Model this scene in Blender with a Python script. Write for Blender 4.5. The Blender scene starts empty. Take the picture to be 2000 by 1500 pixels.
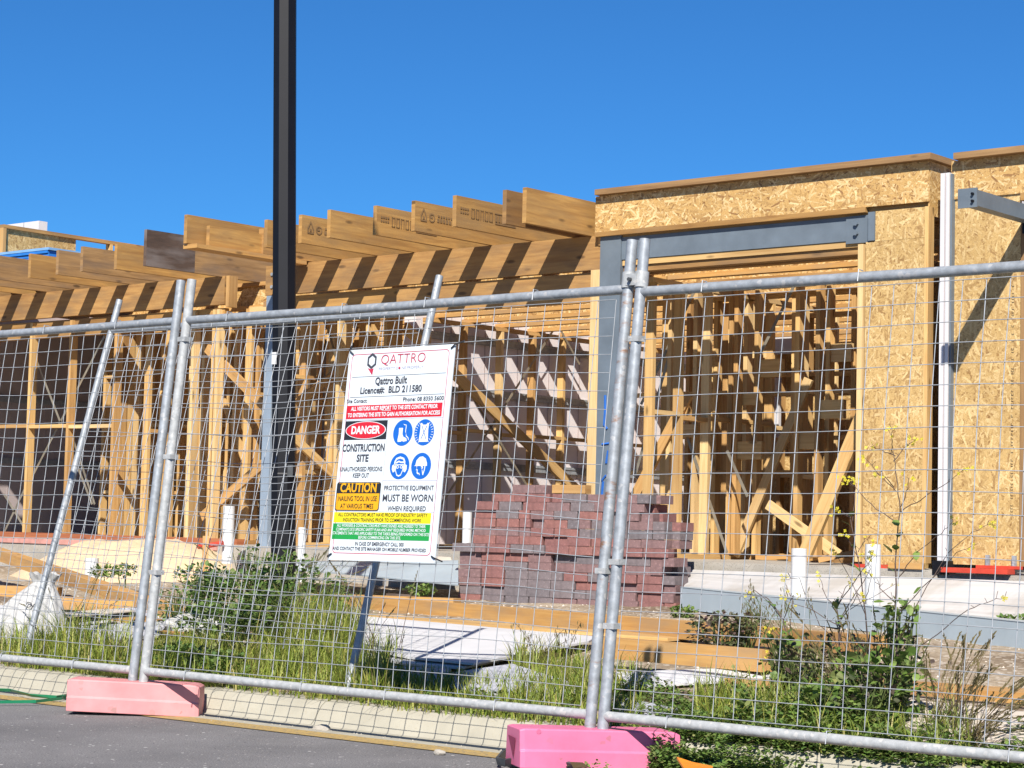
import bpy, bmesh, math, random
from mathutils import Vector, Matrix
random.seed(11)
S = bpy.context.scene
COL = S.collection
# ------------------------------------------------------------------ camera, sky, sun, exposure
YAW, PITCH, ROLL, FPX = math.radians(40.0), math.radians(4.0), math.radians(1.35), 3987.0
CAM = Vector((0, 0, 1.0))
_F = Vector((-math.sin(YAW)*math.cos(PITCH), math.cos(YAW)*math.cos(PITCH), math.sin(PITCH)))
_R0 = Vector((math.cos(YAW), math.sin(YAW), 0)); _U0 = _R0.cross(_F)
_R = math.cos(ROLL)*_R0 + math.sin(ROLL)*_U0
_U = -math.sin(ROLL)*_R0 + math.cos(ROLL)*_U0
cd = bpy.data.cameras.new('camera'); cam = bpy.data.objects.new('camera', cd); COL.objects.link(cam)
cd.sensor_fit = 'HORIZONTAL'; cd.sensor_width = 36.0; cd.lens = FPX/2000*36.0; cd.clip_start = 0.1; cd.clip_end = 3000
mw = Matrix.Identity(4)
for i in range(3):
    mw[i][0] = _R[i]; mw[i][1] = _U[i]; mw[i][2] = -_F[i]; mw[i][3] = CAM[i]
cam.matrix_world = mw
S.camera = cam
LIGHT = Vector((-0.66, 1.0, -1.06)).normalized()          # the way the sunlight travels
w = bpy.data.worlds.new('World'); S.world = w; w.use_nodes = True
nt = w.node_tree; bg = nt.nodes['Background']
sky = nt.nodes.new('ShaderNodeTexSky'); sky.sky_type = 'NISHITA'; sky.sun_disc = False
sky.sun_elevation = math.asin(-LIGHT.z); sky.sun_rotation = math.atan2(-LIGHT.x, -LIGHT.y)
sky.altitude = 1500; sky.air_density = 1.0; sky.dust_density = 0.0; sky.ozone_density = 5.0
gm = nt.nodes.new('ShaderNodeGamma'); gm.inputs['Gamma'].default_value = 1.0
tn = nt.nodes.new('ShaderNodeMix'); tn.data_type = 'RGBA'; tn.blend_type = 'MULTIPLY'; tn.inputs[0].default_value = 1.0; tn.inputs[7].default_value = (.235, .605, .91, 1)
nt.links.new(sky.outputs['Color'], gm.inputs['Color']); nt.links.new(gm.outputs['Color'], tn.inputs[6])
nt.links.new(tn.outputs[2], bg.inputs['Color']); bg.inputs['Strength'].default_value = 0.077
sl = bpy.data.lights.new('sun', 'SUN'); sl.energy = 5.0; sl.angle = math.radians(0.53); sl.color = (1.0, 0.95, 0.87)
so = bpy.data.objects.new('sun', sl); COL.objects.link(so); so.rotation_euler = LIGHT.to_track_quat('-Z', 'Y').to_euler(); so.location = (6, -8, 14)
S.view_settings.view_transform = 'Standard'; S.view_settings.look = 'None'; S.view_settings.gamma = 1.0
S.view_settings.exposure = 0.72

def ray(x, y):
    v = _R*(x-1000) - _U*(y-750) + _F*FPX
    return v
def onX(x, y, X): v = ray(x, y); return CAM + v*(X/v.x)
def onY(x, y, Y): v = ray(x, y); return CAM + v*(Y/v.y)
def onZ(x, y, Z): v = ray(x, y); return CAM + v*((Z-CAM.z)/v.z)

# ------------------------------------------------------------------ mesh helpers
VARIANTS = {}
class MB:
    def __init__(s): s.v = []; s.f = []; s.uv = []; s.mi = []
    def face(s, pts, uvs=None, mi=0):
        n = len(s.v); s.v += [tuple(p) for p in pts]; s.f.append(list(range(n, n+len(pts))))
        s.uv.append(uvs or [(0, 0)]*len(pts)); s.mi.append(mi)
    def beam(s, p0, p1, w, h, up=(0, 0, 1), mi=0):
        """box of length p0-p1, w wide (sideways), h high (along up); centred on the line"""
        p0 = Vector(p0); p1 = Vector(p1); L = p1-p0; l = L.length; d = L/l
        up = Vector(up); sd = d.cross(up)
        if sd.length < 1e-4: sd = d.cross(Vector((0, 1, 0)))
        sd.normalize(); u = sd.cross(d).normalized()
        a = sd*w/2; b = u*h/2
        c = [p0-a-b, p0+a-b, p0+a+b, p0-a+b, p1-a-b, p1+a-b, p1+a+b, p1-a+b]
        U0 = random.uniform(0, 60); V0 = random.uniform(0, 60)
        per = [(0, 1, w, 0), (1, 2, h, w+.3), (2, 3, w, w+h+.6), (3, 0, h, 2*w+h+.9)]
        for i, j, wd, off in per:
            s.face([c[i], c[i+4], c[j+4], c[j]], [(U0, V0+off), (U0+l, V0+off), (U0+l, V0+off+wd), (U0, V0+off+wd)], mi)
        s.face([c[3], c[2], c[1], c[0]], [(U0, V0+h), (U0+.02, V0+h), (U0+.02, V0), (U0, V0)], mi)
        s.face([c[4], c[5], c[6], c[7]], [(U0, V0), (U0+.02, V0), (U0+.02, V0+h), (U0, V0+h)], mi)
        return s
    def box(s, x0, x1, y0, y1, z0, z1, mi=0):
        """axis box with metre UVs: u along X (or Y), v along Z"""
        U0 = random.uniform(0, 40); V0 = random.uniform(0, 40)
        P = lambda x, y, z: (x, y, z)
        q = lambda a, b: (U0+a, V0+b)
        s.face([P(x0,y0,z0),P(x1,y0,z0),P(x1,y0,z1),P(x0,y0,z1)], [q(x0,z0),q(x1,z0),q(x1,z1),q(x0,z1)], mi)
        s.face([P(x1,y1,z0),P(x0,y1,z0),P(x0,y1,z1),P(x1,y1,z1)], [q(x1,z0),q(x0,z0),q(x0,z1),q(x1,z1)], mi)
        s.face([P(x1,y0,z0),P(x1,y1,z0),P(x1,y1,z1),P(x1,y0,z1)], [q(y0,z0),q(y1,z0),q(y1,z1),q(y0,z1)], mi)
        s.face([P(x0,y1,z0),P(x0,y0,z0),P(x0,y0,z1),P(x0,y1,z1)], [q(y1,z0),q(y0,z0),q(y0,z1),q(y1,z1)], mi)
        s.face([P(x0,y0,z1),P(x1,y0,z1),P(x1,y1,z1),P(x0,y1,z1)], [q(x0,y0),q(x1,y0),q(x1,y1),q(x0,y1)], mi)
        s.face([P(x0,y1,z0),P(x1,y1,z0),P(x1,y0,z0),P(x0,y0,z0)], [q(x0,y1),q(x1,y1),q(x1,y0),q(x0,y0)], mi)
        return s
    def tube(s, pts, r, n=8, cap=True, r1=None, mi=0):
        pts = [Vector(p) for p in pts]; N = len(pts)
        d0 = (pts[1]-pts[0]).normalized()
        a = d0.orthogonal().normalized()
        rings = []; ln = 0; base = len(s.v); U0 = random.uniform(0, 20)
        for i, p in enumerate(pts):
            d = (pts[min(i+1, N-1)]-pts[max(i-1, 0)]).normalized()
            a = (a - d*a.dot(d)).normalized(); b = d.cross(a)
            rr = r if r1 is None else r+(r1-r)*i/(N-1)
            for k in range(n):
                t = 2*math.pi*k/n
                s.v.append(tuple(p+(a*math.cos(t)+b*math.sin(t))*rr))
        ls = [0]
        for i in range(1, N): ls.append(ls[-1]+(pts[i]-pts[i-1]).length)
        for i in range(N-1):
            for k in range(n):
                k2 = (k+1) % n
                s.f.append([base+i*n+k, base+i*n+k2, base+(i+1)*n+k2, base+(i+1)*n+k])
                s.uv.append([(U0+ls[i], k/n), (U0+ls[i], (k+1)/n), (U0+ls[i+1], (k+1)/n), (U0+ls[i+1], k/n)]); s.mi.append(mi)
        if cap:
            for ids in ([base+k for k in reversed(range(n))], [base+(N-1)*n+k for k in range(n)]):
                s.face([s.v[k] for k in ids], [(U0, 0)]*n, mi)      # own vertices, so that the end does not bend the shading of the side
        return s
    def slab(s, poly, t, down=True, mi=0):
        """a sheet: polygon of 3-D points given the thickness t along its normal"""
        poly = [Vector(p) for p in poly]
        n = (poly[1]-poly[0]).cross(poly[2]-poly[0]).normalized()
        if n.z < 0: poly.reverse(); n = -n
        lo = [p-n*t for p in poly]
        e = (poly[1]-poly[0]).normalized(); g = n.cross(e); o = poly[0]; U0 = random.uniform(0, 40)
        q = lambda p: (U0+(p-o).dot(e), U0+(p-o).dot(g))
        s.face(poly, [q(p) for p in poly], mi); s.face(lo[::-1], [q(p) for p in lo[::-1]], mi)
        m = len(poly)
        for i in range(m):
            j = (i+1) % m; l = (poly[j]-poly[i]).length
            s.face([poly[i], lo[i], lo[j], poly[j]], [(U0, U0+t), (U0, U0), (U0+l, U0), (U0+l, U0+t)], mi)
        return s
    def build(s, name, mat, parent=None, smooth=False, **kw):
        me = bpy.data.meshes.new(name); me.from_pydata(s.v, [], s.f)
        ul = me.uv_layers.new(name='UVMap'); k = 0
        flat = [c for f in s.uv for p in f for c in p]
        ul.data.foreach_set('uv', flat)
        mat = random.choice(VARIANTS[mat.name]) if getattr(mat, 'name', '') in VARIANTS else mat
        mats = mat if isinstance(mat, (list, tuple)) else [mat]
        for m_ in mats: me.materials.append(m_)
        if len(mats) > 1: me.polygons.foreach_set('material_index', s.mi)
        if smooth: me.polygons.foreach_set('use_smooth', [True]*len(me.polygons))
        me.update()
        o = bpy.data.objects.new(name, me); COL.objects.link(o)
        if parent is not None:
            o.parent = parent
            o.matrix_parent_inverse = Matrix.Translation(-parent.location) if parent.get('wp') else Matrix.Identity(4)
        for a_, b_ in kw.items(): o[a_] = b_
        return o

def thing(name, label, cat, loc=(0, 0, 0), group=None):
    """Empty at the thing's base; children are given in world coordinates"""
    o = bpy.data.objects.new(name, None); COL.objects.link(o); o.location = loc; o.empty_display_size = .2
    o['label'] = label; o['category'] = cat; o['wp'] = 1
    if group: o['group'] = group
    return o
def tag(o, label, cat, group=None):
    o['label'] = label; o['category'] = cat
    if group: o['group'] = group
    return o
def bevel(o, wd, seg=2):
    m = o.modifiers.new('bevel', 'BEVEL'); m.width = wd; m.segments = seg; m.limit_method = 'ANGLE'; return o

# ------------------------------------------------------------------ materials
def newmat(name):
    m = bpy.data.materials.new(name); m.use_nodes = True; n = m.node_tree
    b = n.nodes['Principled BSDF']
    return m, n, b
def N(nt_, typ, **kw):
    n = nt_.nodes.new(typ)
    for k, v in kw.items():
        if k in n.inputs: n.inputs[k].default_value = v
        else: setattr(n, k, v)
    return n
def ramp(nt_, fac, stops):
    r = nt_.nodes.new('ShaderNodeValToRGB'); cr = r.color_ramp
    while len(cr.elements) < len(stops): cr.elements.new(.5)
    for e, (p, c) in zip(cr.elements, stops):
        e.position = p; e.color = (*c, 1) if len(c) == 3 else c
    nt_.links.new(fac, r.inputs['Fac']); return r
def mix(nt_, fac, a, b, mode='MIX'):
    m = nt_.nodes.new('ShaderNodeMix'); m.data_type = 'RGBA'; m.blend_type = mode
    for sock, v in ((m.inputs[0], fac), (m.inputs[6], a), (m.inputs[7], b)):
        if hasattr(v, 'is_linked') or hasattr(v, 'links'): nt_.links.new(v, sock)
        else: sock.default_value = v if not isinstance(v, tuple) else (*v[:3], 1)
    return m.outputs[2]
def bump(nt_, b, h, strength=.3, dist=.01):
    bp = N(nt_, 'ShaderNodeBump'); bp.inputs['Strength'].default_value = strength; bp.inputs['Distance'].default_value = dist
    nt_.links.new(h, bp.inputs['Height']); nt_.links.new(bp.outputs['Normal'], b.inputs['Normal'])
def uvmap(nt_, scale=(1, 1, 1), rot=0.0, src='UV', loc=None):
    tc = N(nt_, 'ShaderNodeTexCoord'); mp = N(nt_, 'ShaderNodeMapping')
    mp.inputs['Scale'].default_value = scale; mp.inputs['Rotation'].default_value = (0, 0, rot)
    if loc: mp.inputs['Location'].default_value = loc
    nt_.links.new(tc.outputs[src], mp.inputs['Vector']); return mp.outputs['Vector']
def wood(name, dark, light, grain=22, knots=True, weather=None, rough=.75, lam=False):
    m, n, b = newmat(name); L = n.links.new
    v = uvmap(n, (1.1, grain, 1))
    no = N(n, 'ShaderNodeTexNoise', Scale=1.6, Detail=6.0, Roughness=.62, Distortion=.8); L(v, no.inputs['Vector'])
    c = ramp(n, no.outputs['Fac'], [(.28, dark), (.5, tuple((a+b_)/2 for a, b_ in zip(dark, light))), (.72, light)]).outputs['Color']
    lo = N(n, 'ShaderNodeTexNoise', Scale=.55, Detail=2.5); L(uvmap(n, (.8, 1.6, 1)), lo.inputs['Vector'])
    r2 = ramp(n, lo.outputs['Fac'], [(.32, (.62, .57, .52)), (.46, (.92, .90, .88)), (.66, (1.12, 1.10, 1.06))])
    c = mix(n, 1.0, c, r2.outputs['Color'], 'MULTIPLY')
    if knots:
        vo = N(n, 'ShaderNodeTexVoronoi', Scale=1.0, Randomness=1.0); L(uvmap(n, (2.2, 7, 1)), vo.inputs['Vector'])
        k = ramp(n, vo.outputs['Distance'], [(.0, (1, 1, 1)), (.08, (.85, .85, .85)), (.15, (0, 0, 0))])
        c = mix(n, k.outputs['Color'], c, tuple(x*.38 for x in dark))
    if weather:
        wn = N(n, 'ShaderNodeTexNoise', Scale=2.5, Detail=4.0); L(uvmap(n, (.8, 3, 1)), wn.inputs['Vector'])
        wr = ramp(n, wn.outputs['Fac'], [(.45, (0, 0, 0)), (.68, (.75, .75, .75))])
        c = mix(n, wr.outputs['Color'], c, weather)
    L(c, b.inputs['Base Color']); b.inputs['Roughness'].default_value = rough
    bump(n, b, no.outputs['Fac'], .25, .004)
    return m
def osb(name, dark, mid, light, vert=False):
    """overlapping flakes: several layers of long cells, at each point the layer lying highest shows"""
    m, n, b = newmat(name); L = n.links.new
    tc = N(n, 'ShaderNodeTexCoord'); H = C = None
    wob = N(n, 'ShaderNodeTexNoise', Scale=30.0, Detail=1.0); L(tc.outputs['UV'], wob.inputs['Vector'])
    for i, (ang, sx, sy) in enumerate(((.2, 12, 62), (.75, 13, 70), (-.4, 11, 60), (-1.0, 14, 68), (1.45, 13, 58), (.0, 10, 54))):
        r = N(n, 'ShaderNodeMapping'); r.inputs['Rotation'].default_value = (0, 0, ang+(math.pi/2 if vert else 0)); L(tc.outputs['UV'], r.inputs['Vector'])
        mp = N(n, 'ShaderNodeMapping'); mp.inputs['Scale'].default_value = (sx, sy, 1); mp.inputs['Location'].default_value = (i*3.7, i*9.1, 0); L(r.outputs['Vector'], mp.inputs['Vector'])
        vo = N(n, 'ShaderNodeTexVoronoi', Scale=1.0, Randomness=1.0); vo.distance = 'CHEBYCHEV'; L(mp.outputs['Vector'], vo.inputs['Vector'])
        sp = N(n, 'ShaderNodeSeparateColor'); L(vo.outputs['Color'], sp.inputs['Color'])
        if H is None: H, C = sp.outputs['Red'], sp.outputs['Green']; continue
        gt = N(n, 'ShaderNodeMath', operation='GREATER_THAN'); L(sp.outputs['Red'], gt.inputs[0]); L(H, gt.inputs[1])
        mh = N(n, 'ShaderNodeMath', operation='MAXIMUM'); L(sp.outputs['Red'], mh.inputs[0]); L(H, mh.inputs[1])
        mc = N(n, 'ShaderNodeMix'); L(gt.outputs[0], mc.inputs[0]); L(C, mc.inputs[2]); L(sp.outputs['Green'], mc.inputs[3])
        H, C = mh.outputs[0], mc.outputs[0]
    col = ramp(n, C, [(.0, dark), (.10, tuple((a+c)/2 for a, c in zip(dark, mid))), (.25, mid), (.62, tuple(x*1.06 for x in mid)), (.85, light), (1, tuple(min(1, x*1.15) for x in light))]).outputs['Color']
    edge = ramp(n, H, [(.55, (.66, .58, .48)), (.78, (1, 1, 1))]); col = mix(n, 1.0, col, edge.outputs['Color'], 'MULTIPLY')
    fine = N(n, 'ShaderNodeTexNoise', Scale=90.0, Detail=2.0); L(tc.outputs['UV'], fine.inputs['Vector'])
    col = mix(n, 1.0, col, ramp(n, fine.outputs['Fac'], [(.3, (.80, .76, .70)), (.6, (1.04, 1.04, 1.04))]).outputs['Color'], 'MULTIPLY')
    big = N(n, 'ShaderNodeTexNoise', Scale=1.3, Detail=2.0); L(tc.outputs['UV'], big.inputs['Vector'])
    col = mix(n, 1.0, col, ramp(n, big.outputs['Fac'], [(.3, (.86, .84, .80)), (.7, (1.05, 1.05, 1.05))]).outputs['Color'], 'MULTIPLY')
    L(col, b.inputs['Base Color']); b.inputs['Roughness'].default_value = .6
    bump(n, b, H, .35, .004)
    return m
def plain(name, c, rough=.6, metal=0.0, var=.12, scale=8.0, bmp=0.0, src='Object', spec=None, speck=None):
    m, n, b = newmat(name); L = n.links.new
    no = N(n, 'ShaderNodeTexNoise', Scale=scale, Detail=5.0, Roughness=.6); L(uvmap(n, src=src), no.inputs['Vector'])
    col = ramp(n, no.outputs['Fac'], [(.3, tuple(x*(1-var) for x in c)), (.7, tuple(min(1, x*(1+var)) for x in c))]).outputs['Color']
    if speck:
        vo = N(n, 'ShaderNodeTexVoronoi', Scale=speck[0]); L(uvmap(n, src=src), vo.inputs['Vector'])
        sp = N(n, 'ShaderNodeSeparateColor'); L(vo.outputs['Color'], sp.inputs['Color'])
        k = ramp(n, sp.outputs['Red'], [(speck[2], (0, 0, 0)), (min(1, speck[2]+.04), (1, 1, 1))])
        col = mix(n, k.outputs['Color'], col, speck[1])
    L(col, b.inputs['Base Color']); b.inputs['Roughness'].default_value = rough; b.inputs['Metallic'].default_value = metal
    if spec is not None: b.inputs['Specular IOR Level'].default_value = spec
    if bmp: bump(n, b, no.outputs['Fac'], bmp, .01)
    return m
def leafmat(name, cols, rough=.55, trans=.25):
    m, n, b = newmat(name); L = n.links.new
    g = N(n, 'ShaderNodeNewGeometry')
    k = len(cols)
    c = ramp(n, g.outputs['Random Per Island'], [(i/(k-1), cols[i]) for i in range(k)])
    L(c.outputs['Color'], b.inputs['Base Color']); b.inputs['Roughness'].default_value = rough
    t = N(n, 'ShaderNodeBsdfTranslucent'); L(c.outputs['Color'], t.inputs['Color'])
    mx = N(n, 'ShaderNodeMixShader'); mx.inputs[0].default_value = trans
    L(b.outputs[0], mx.inputs[1]); L(t.outputs[0], mx.inputs[2]); L(mx.outputs[0], n.nodes['Material Output'].inputs['Surface'])
    return m
M = {}
M['stud'] = wood('pine_stud', (.58, .335, .11), (.82, .56, .245))
M['stud_b'] = wood('pine_stud_brown', (.44, .235, .075), (.68, .42, .165)); M['stud_c'] = wood('pine_stud_pale', (.66, .43, .18), (.86, .64, .33))
VARIANTS['pine_stud'] = [M['stud'], M['stud'], M['stud_b'], M['stud_c']]
M['lvl'] = wood('laminated_timber', (.35, .175, .048), (.62, .36, .11), grain=14, weather=(.34, .20, .08))
M['lvl_b'] = wood('laminated_timber_brown', (.30, .15, .05), (.55, .32, .11), grain=12, weather=(.24, .145, .07))
VARIANTS['laminated_timber'] = [M['lvl'], M['lvl'], M['lvl_b']]
M['lvl_old'] = wood('aged_laminated_timber', (.25, .14, .055), (.50, .30, .125), grain=16, weather=(.20, .135, .09))
M['lvl_dark'] = wood('weathered_timber', (.07, .045, .032), (.17, .11, .078), grain=10, weather=(.24, .20, .18))
M['cap'] = wood('cap_timber', (.25, .135, .055), (.43, .26, .11))
M['plank'] = wood('plank_timber', (.50, .25, .07), (.68, .40, .13), weather=(.42, .27, .14))
M['osb'] = osb('strand_board', (.33, .17, .06), (.64, .40, .145), (.82, .61, .31))
M['osbv'] = osb('strand_board_upright', (.40, .235, .085), (.62, .415, .165), (.74, .54, .26), vert=True)
M['steel'] = plain('grey_painted_steel', (.15, .185, .22), .5, 0, .14, 5, .05)
M['steel_lt'] = plain('pale_painted_steel', (.30, .37, .45), .45, .1, .12, 5)
M['galv'] = plain('galvanised_pipe', (.36, .385, .41), .5, .25, .25, 26, .1, speck=(60, (.50, .50, .50), .93))
M['galv_white'] = plain('oxidised_pipe', (.43, .44, .44), .6, .1, .22, 30, .15, speck=(70, (.55, .54, .52), .9))
def rusty():
    m = M['galv'].copy(); m.name = 'galvanised_pipe_rusted'; n = m.node_tree; b = n.nodes['Principled BSDF']; L = n.links.new
    src = b.inputs['Base Color'].links[0].from_socket
    no = N(n, 'ShaderNodeTexNoise', Scale=5.0, Detail=5.0, Roughness=.7); L(uvmap(n, (1, .5, 2), src='Object'), no.inputs['Vector'])
    k = ramp(n, no.outputs['Fac'], [(.56, (0, 0, 0)), (.66, (.85, .85, .85))])
    L(mix(n, k.outputs['Color'], src, (.27, .115, .04)), b.inputs['Base Color']); return m
M['galv_rust'] = rusty()
M['wire'] = plain('galvanised_wire', (.46, .48, .50), .5, .3, .22, 12)
M['strap'] = plain('metal_strap', (.33, .29, .22), .5, .4, .3, 9)
M['wall_white'] = plain('white_wall_panel', (.72, .70, .71), .5, 0, .05, 3)
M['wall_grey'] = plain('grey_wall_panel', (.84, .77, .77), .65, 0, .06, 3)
M['wall_dark'] = plain('shaded_wall_and_joint', (.50, .42, .41), .7, 0, .1, 3)  # left party wall's shade put into a darker panel colour; also used for joints
M['concrete'] = plain('concrete', (.44, .40, .34), .85, 0, .16, 6, .2, speck=(160, (.30, .27, .23), .86))
M['kerb'] = plain('kerb_concrete', (.42, .39, .31), .85, 0, .12, 5, .2, speck=(150, (.42, .38, .29), .93))
M['pvc'] = plain('white_pvc', (.78, .78, .77), .35, 0, .04, 6)
M['sheet'] = plain('white_sheet', (.72, .71, .71), .55, 0, .07, 2.5, speck=None)
def streaky():
    m, n, b = newmat('streaked_white_board'); L = n.links.new
    no = N(n, 'ShaderNodeTexNoise', Scale=1.0, Detail=5.0, Roughness=.6); L(uvmap(n, (.35, 26, 1)), no.inputs['Vector'])
    d = N(n, 'ShaderNodeTexNoise', Scale=3.0, Detail=5.0, Roughness=.65); L(uvmap(n), d.inputs['Vector'])
    c = ramp(n, no.outputs['Fac'], [(.35, (.50, .485, .475)), (.6, (.62, .605, .595))]).outputs['Color']
    c = mix(n, 1.0, c, ramp(n, d.outputs['Fac'], [(.34, (.80, .77, .72)), (.52, (1, 1, 1))]).outputs['Color'], 'MULTIPLY')
    L(c, b.inputs['Base Color']); b.inputs['Roughness'].default_value = .6; return m
M['board'] = streaky()
M['sheet_grey'] = plain('grey_sheet', (.50, .50, .54), .6, 0, .12, 4)
M['chan'] = plain('zinc_channel', (.47, .55, .60), .4, .12, .08, 3)
M['pink'] = plain('faded_pink_plastic', (.70, .285, .285), .6, 0, .16, 5, .08, speck=(45, (.48, .24, .22), .95))
M['pink2'] = plain('bright_pink_plastic', (.76, .185, .33), .5, 0, .13, 5, .06, speck=(50, (.5, .16, .22), .96))
M['pink_dk'] = plain('pink_recess_shade', (.30, .035, .09), .6, 0, .1, 9)  # dark pink painted for the shade inside the hand hole
M['black'] = plain('black_paint', (.007, .007, .010), .5, 0, .2, 5, spec=.25)
M['rubber'] = plain('dark_rubber', (.055, .06, .065), .6, 0, .3, 9, .1)
M['red'] = plain('red_plastic', (.60, .06, .03), .5, 0, .2, 9)
M['redplate'] = wood('red_plate', (.32, .09, .035), (.48, .17, .07))
M['pinkband'] = plain('pink_membrane', (.62, .30, .25), .7, 0, .2, 10)
M['blue'] = plain('blue_sheets', (.03, .20, .62), .4, 0, .15, 4)
M['bluelt'] = plain('pale_blue_sheet_top', (.22, .42, .70), .4, 0, .15, 4)
M['teal'] = plain('teal_board', (.05, .38, .36), .5, 0, .15, 9)
M['bag'] = plain('white_sack', (.52, .51, .49), .7, 0, .14, 14, .35)
M['film'] = plain('plastic_film', (.55, .55, .60), .25, 0, .3, 12, .3)
M['sand'] = plain('sand', (.72, .53, .33), .95, 0, .10, 14, .4, speck=(240, (.55, .38, .22), .9))
M['pale'] = plain('pale_board', (.66, .57, .47), .75, 0, .08, 5)
M['ink'] = plain('black_ink', (.02, .02, .024), .5, 0, .05)
M['grey_ink'] = plain('dark_grey_ink', (.06, .06, .075), .5, 0, .05)
M['lilac_ink'] = plain('faint_lilac_ink', (.45, .42, .55), .5, 0, .05)
M['red_ink'] = plain('red_ink', (.62, .015, .03), .5, 0, .05)
M['red_line'] = plain('red_logo_ink', (.55, .03, .07), .5, 0, .05)
M['yel_ink'] = plain('yellow_ink', (.85, .70, .01), .5, 0, .05)
M['amb_ink'] = plain('amber_ink', (.86, .42, .005), .5, 0, .05)
M['grn_ink'] = plain('green_ink', (.015, .33, .06), .5, 0, .05)
M['blu_ink'] = plain('blue_ink', (.008, .13, .55), .5, 0, .05)
M['signwhite'] = plain('sign_white', (.72, .78, .82), .4, 0, .02)
M['white_ink'] = plain('white_ink', (.78, .82, .84), .5, 0, .02)
M['stamp'] = plain('stamp_ink', (.25, .145, .06), .8, 0, .2)
M['bluemark'] = plain('blue_spray', (.02, .14, .52), .7, 0, .2)
M['green_strap'] = plain('green_strap', (.012, .22, .10), .4, 0, .1)
M['orange'] = plain('orange_plastic', (.85, .26, .01), .5, 0, .2, 20)
M['brick'] = [plain('brick_'+nme, c, .9, 0, .22, 18, .4, speck=(90, tuple(min(1, x*1.5) for x in c), .95)) for nme, c in
              (('red', (.25, .115, .105)), ('rust', (.28, .125, .108)), ('plum', (.225, .135, .132)), ('grey', (.19, .155, .16)), ('slate', (.165, .142, .15)))]
M['grass'] = leafmat('grass_blades', [(.20, .27, .03), (.30, .37, .045), (.12, .20, .025), (.46, .44, .09), (.24, .32, .035), (.55, .46, .18)])
M['grass2'] = leafmat('long_grass', [(.15, .21, .03), (.26, .31, .05), (.36, .33, .10)])
M['leaf'] = leafmat('bush_leaves', [(.075, .155, .03), (.13, .23, .045), (.19, .29, .065), (.08, .16, .032), (.27, .31, .10)])
M['leaf2'] = leafmat('ground_leaves', [(.10, .19, .035), (.17, .28, .05), (.24, .34, .07), (.10, .17, .04), (.32, .33, .11)])
M['leaf_dark'] = leafmat('purple_leaves', [(.09, .06, .05), (.08, .11, .04), (.14, .08, .075), (.10, .14, .04)])
M['dry'] = leafmat('dry_stalks', [(.24, .17, .075), (.15, .10, .05), (.32, .25, .12)])
M['seed'] = leafmat('seed_heads', [(.20, .16, .06), (.13, .10, .035), (.26, .22, .09)])
M['stem'] = plain('plant_stem', (.115, .075, .06), .7, 0, .3, 20)
M['stemg'] = plain('green_stem', (.12, .16, .04), .7, 0, .3, 20)
M['flower'] = leafmat('yellow_petals', [(.80, .68, .02), (.72, .62, .03), (.85, .75, .08)])
# ground and road
def groundmat():
    m, n, b = newmat('site_soil'); L = n.links.new
    v = uvmap(n, src='Object')
    a = N(n, 'ShaderNodeTexNoise', Scale=.9, Detail=6.0, Roughness=.65); L(v, a.inputs['Vector'])
    c = ramp(n, a.outputs['Fac'], [(.32, (.17, .115, .07)), (.48, (.33, .25, .165)), (.66, (.52, .42, .30))]).outputs['Color']
    f = N(n, 'ShaderNodeTexNoise', Scale=45.0, Detail=4.0); L(v, f.inputs['Vector'])
    c = mix(n, 1.0, c, ramp(n, f.outputs['Fac'], [(.3, (.62, .6, .56)), (.62, (1.1, 1.1, 1.1))]).outputs['Color'], 'MULTIPLY')
    vo = N(n, 'ShaderNodeTexVoronoi', Scale=38.0); L(v, vo.inputs['Vector'])
    sp = N(n, 'ShaderNodeSeparateColor'); L(vo.outputs['Color'], sp.inputs['Color'])
    k = ramp(n, sp.outputs['Red'], [(.84, (0, 0, 0)), (.87, (1, 1, 1))])
    c = mix(n, k.outputs['Color'], c, (.58, .50, .40))
    L(c, b.inputs['Base Color']); b.inputs['Roughness'].default_value = .95
    bump(n, b, f.outputs['Fac'], .6, .02)
    return m
def roadmat():
    m, n, b = newmat('asphalt'); L = n.links.new
    v = uvmap(n, src='Object')
    a = N(n, 'ShaderNodeTexNoise', Scale=1.6, Detail=5.0, Roughness=.6); L(v, a.inputs['Vector'])
    c = ramp(n, a.outputs['Fac'], [(.3, (.150, .142, .142)), (.7, (.225, .214, .212))]).outputs['Color']
    f = N(n, 'ShaderNodeTexNoise', Scale=150.0, Detail=3.0, Roughness=.7); L(v, f.inputs['Vector'])
    c = mix(n, 1.0, c, ramp(n, f.outputs['Fac'], [(.34, (.45, .45, .46)), (.5, (1, 1, 1)), (.68, (1.7, 1.68, 1.66))]).outputs['Color'], 'MULTIPLY')
    for sc, th, cc in ((70, .945, (.50, .46, .43)), (38, .978, (.66, .63, .60)), (55, .96, (.03, .03, .032))):
        vo = N(n, 'ShaderNodeTexVoronoi', Scale=float(sc)); L(v, vo.inputs['Vector'])
        sp = N(n, 'ShaderNodeSeparateColor'); L(vo.outputs['Color'], sp.inputs['Color'])
        k = ramp(n, sp.outputs['Red'], [(th, (0, 0, 0)), (th+.005, (1, 1, 1))])
        d = ramp(n, vo.outputs['Distance'], [(.25, (1, 1, 1)), (.34, (0, 0, 0))])
        c = mix(n, mix(n, 1.0, k.outputs['Color'], d.outputs['Color'], 'MULTIPLY'), c, cc)
    L(c, b.inputs['Base Color']); b.inputs['Roughness'].default_value = .88
    bump(n, b, f.outputs['Fac'], .7, .006)
    return m
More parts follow.
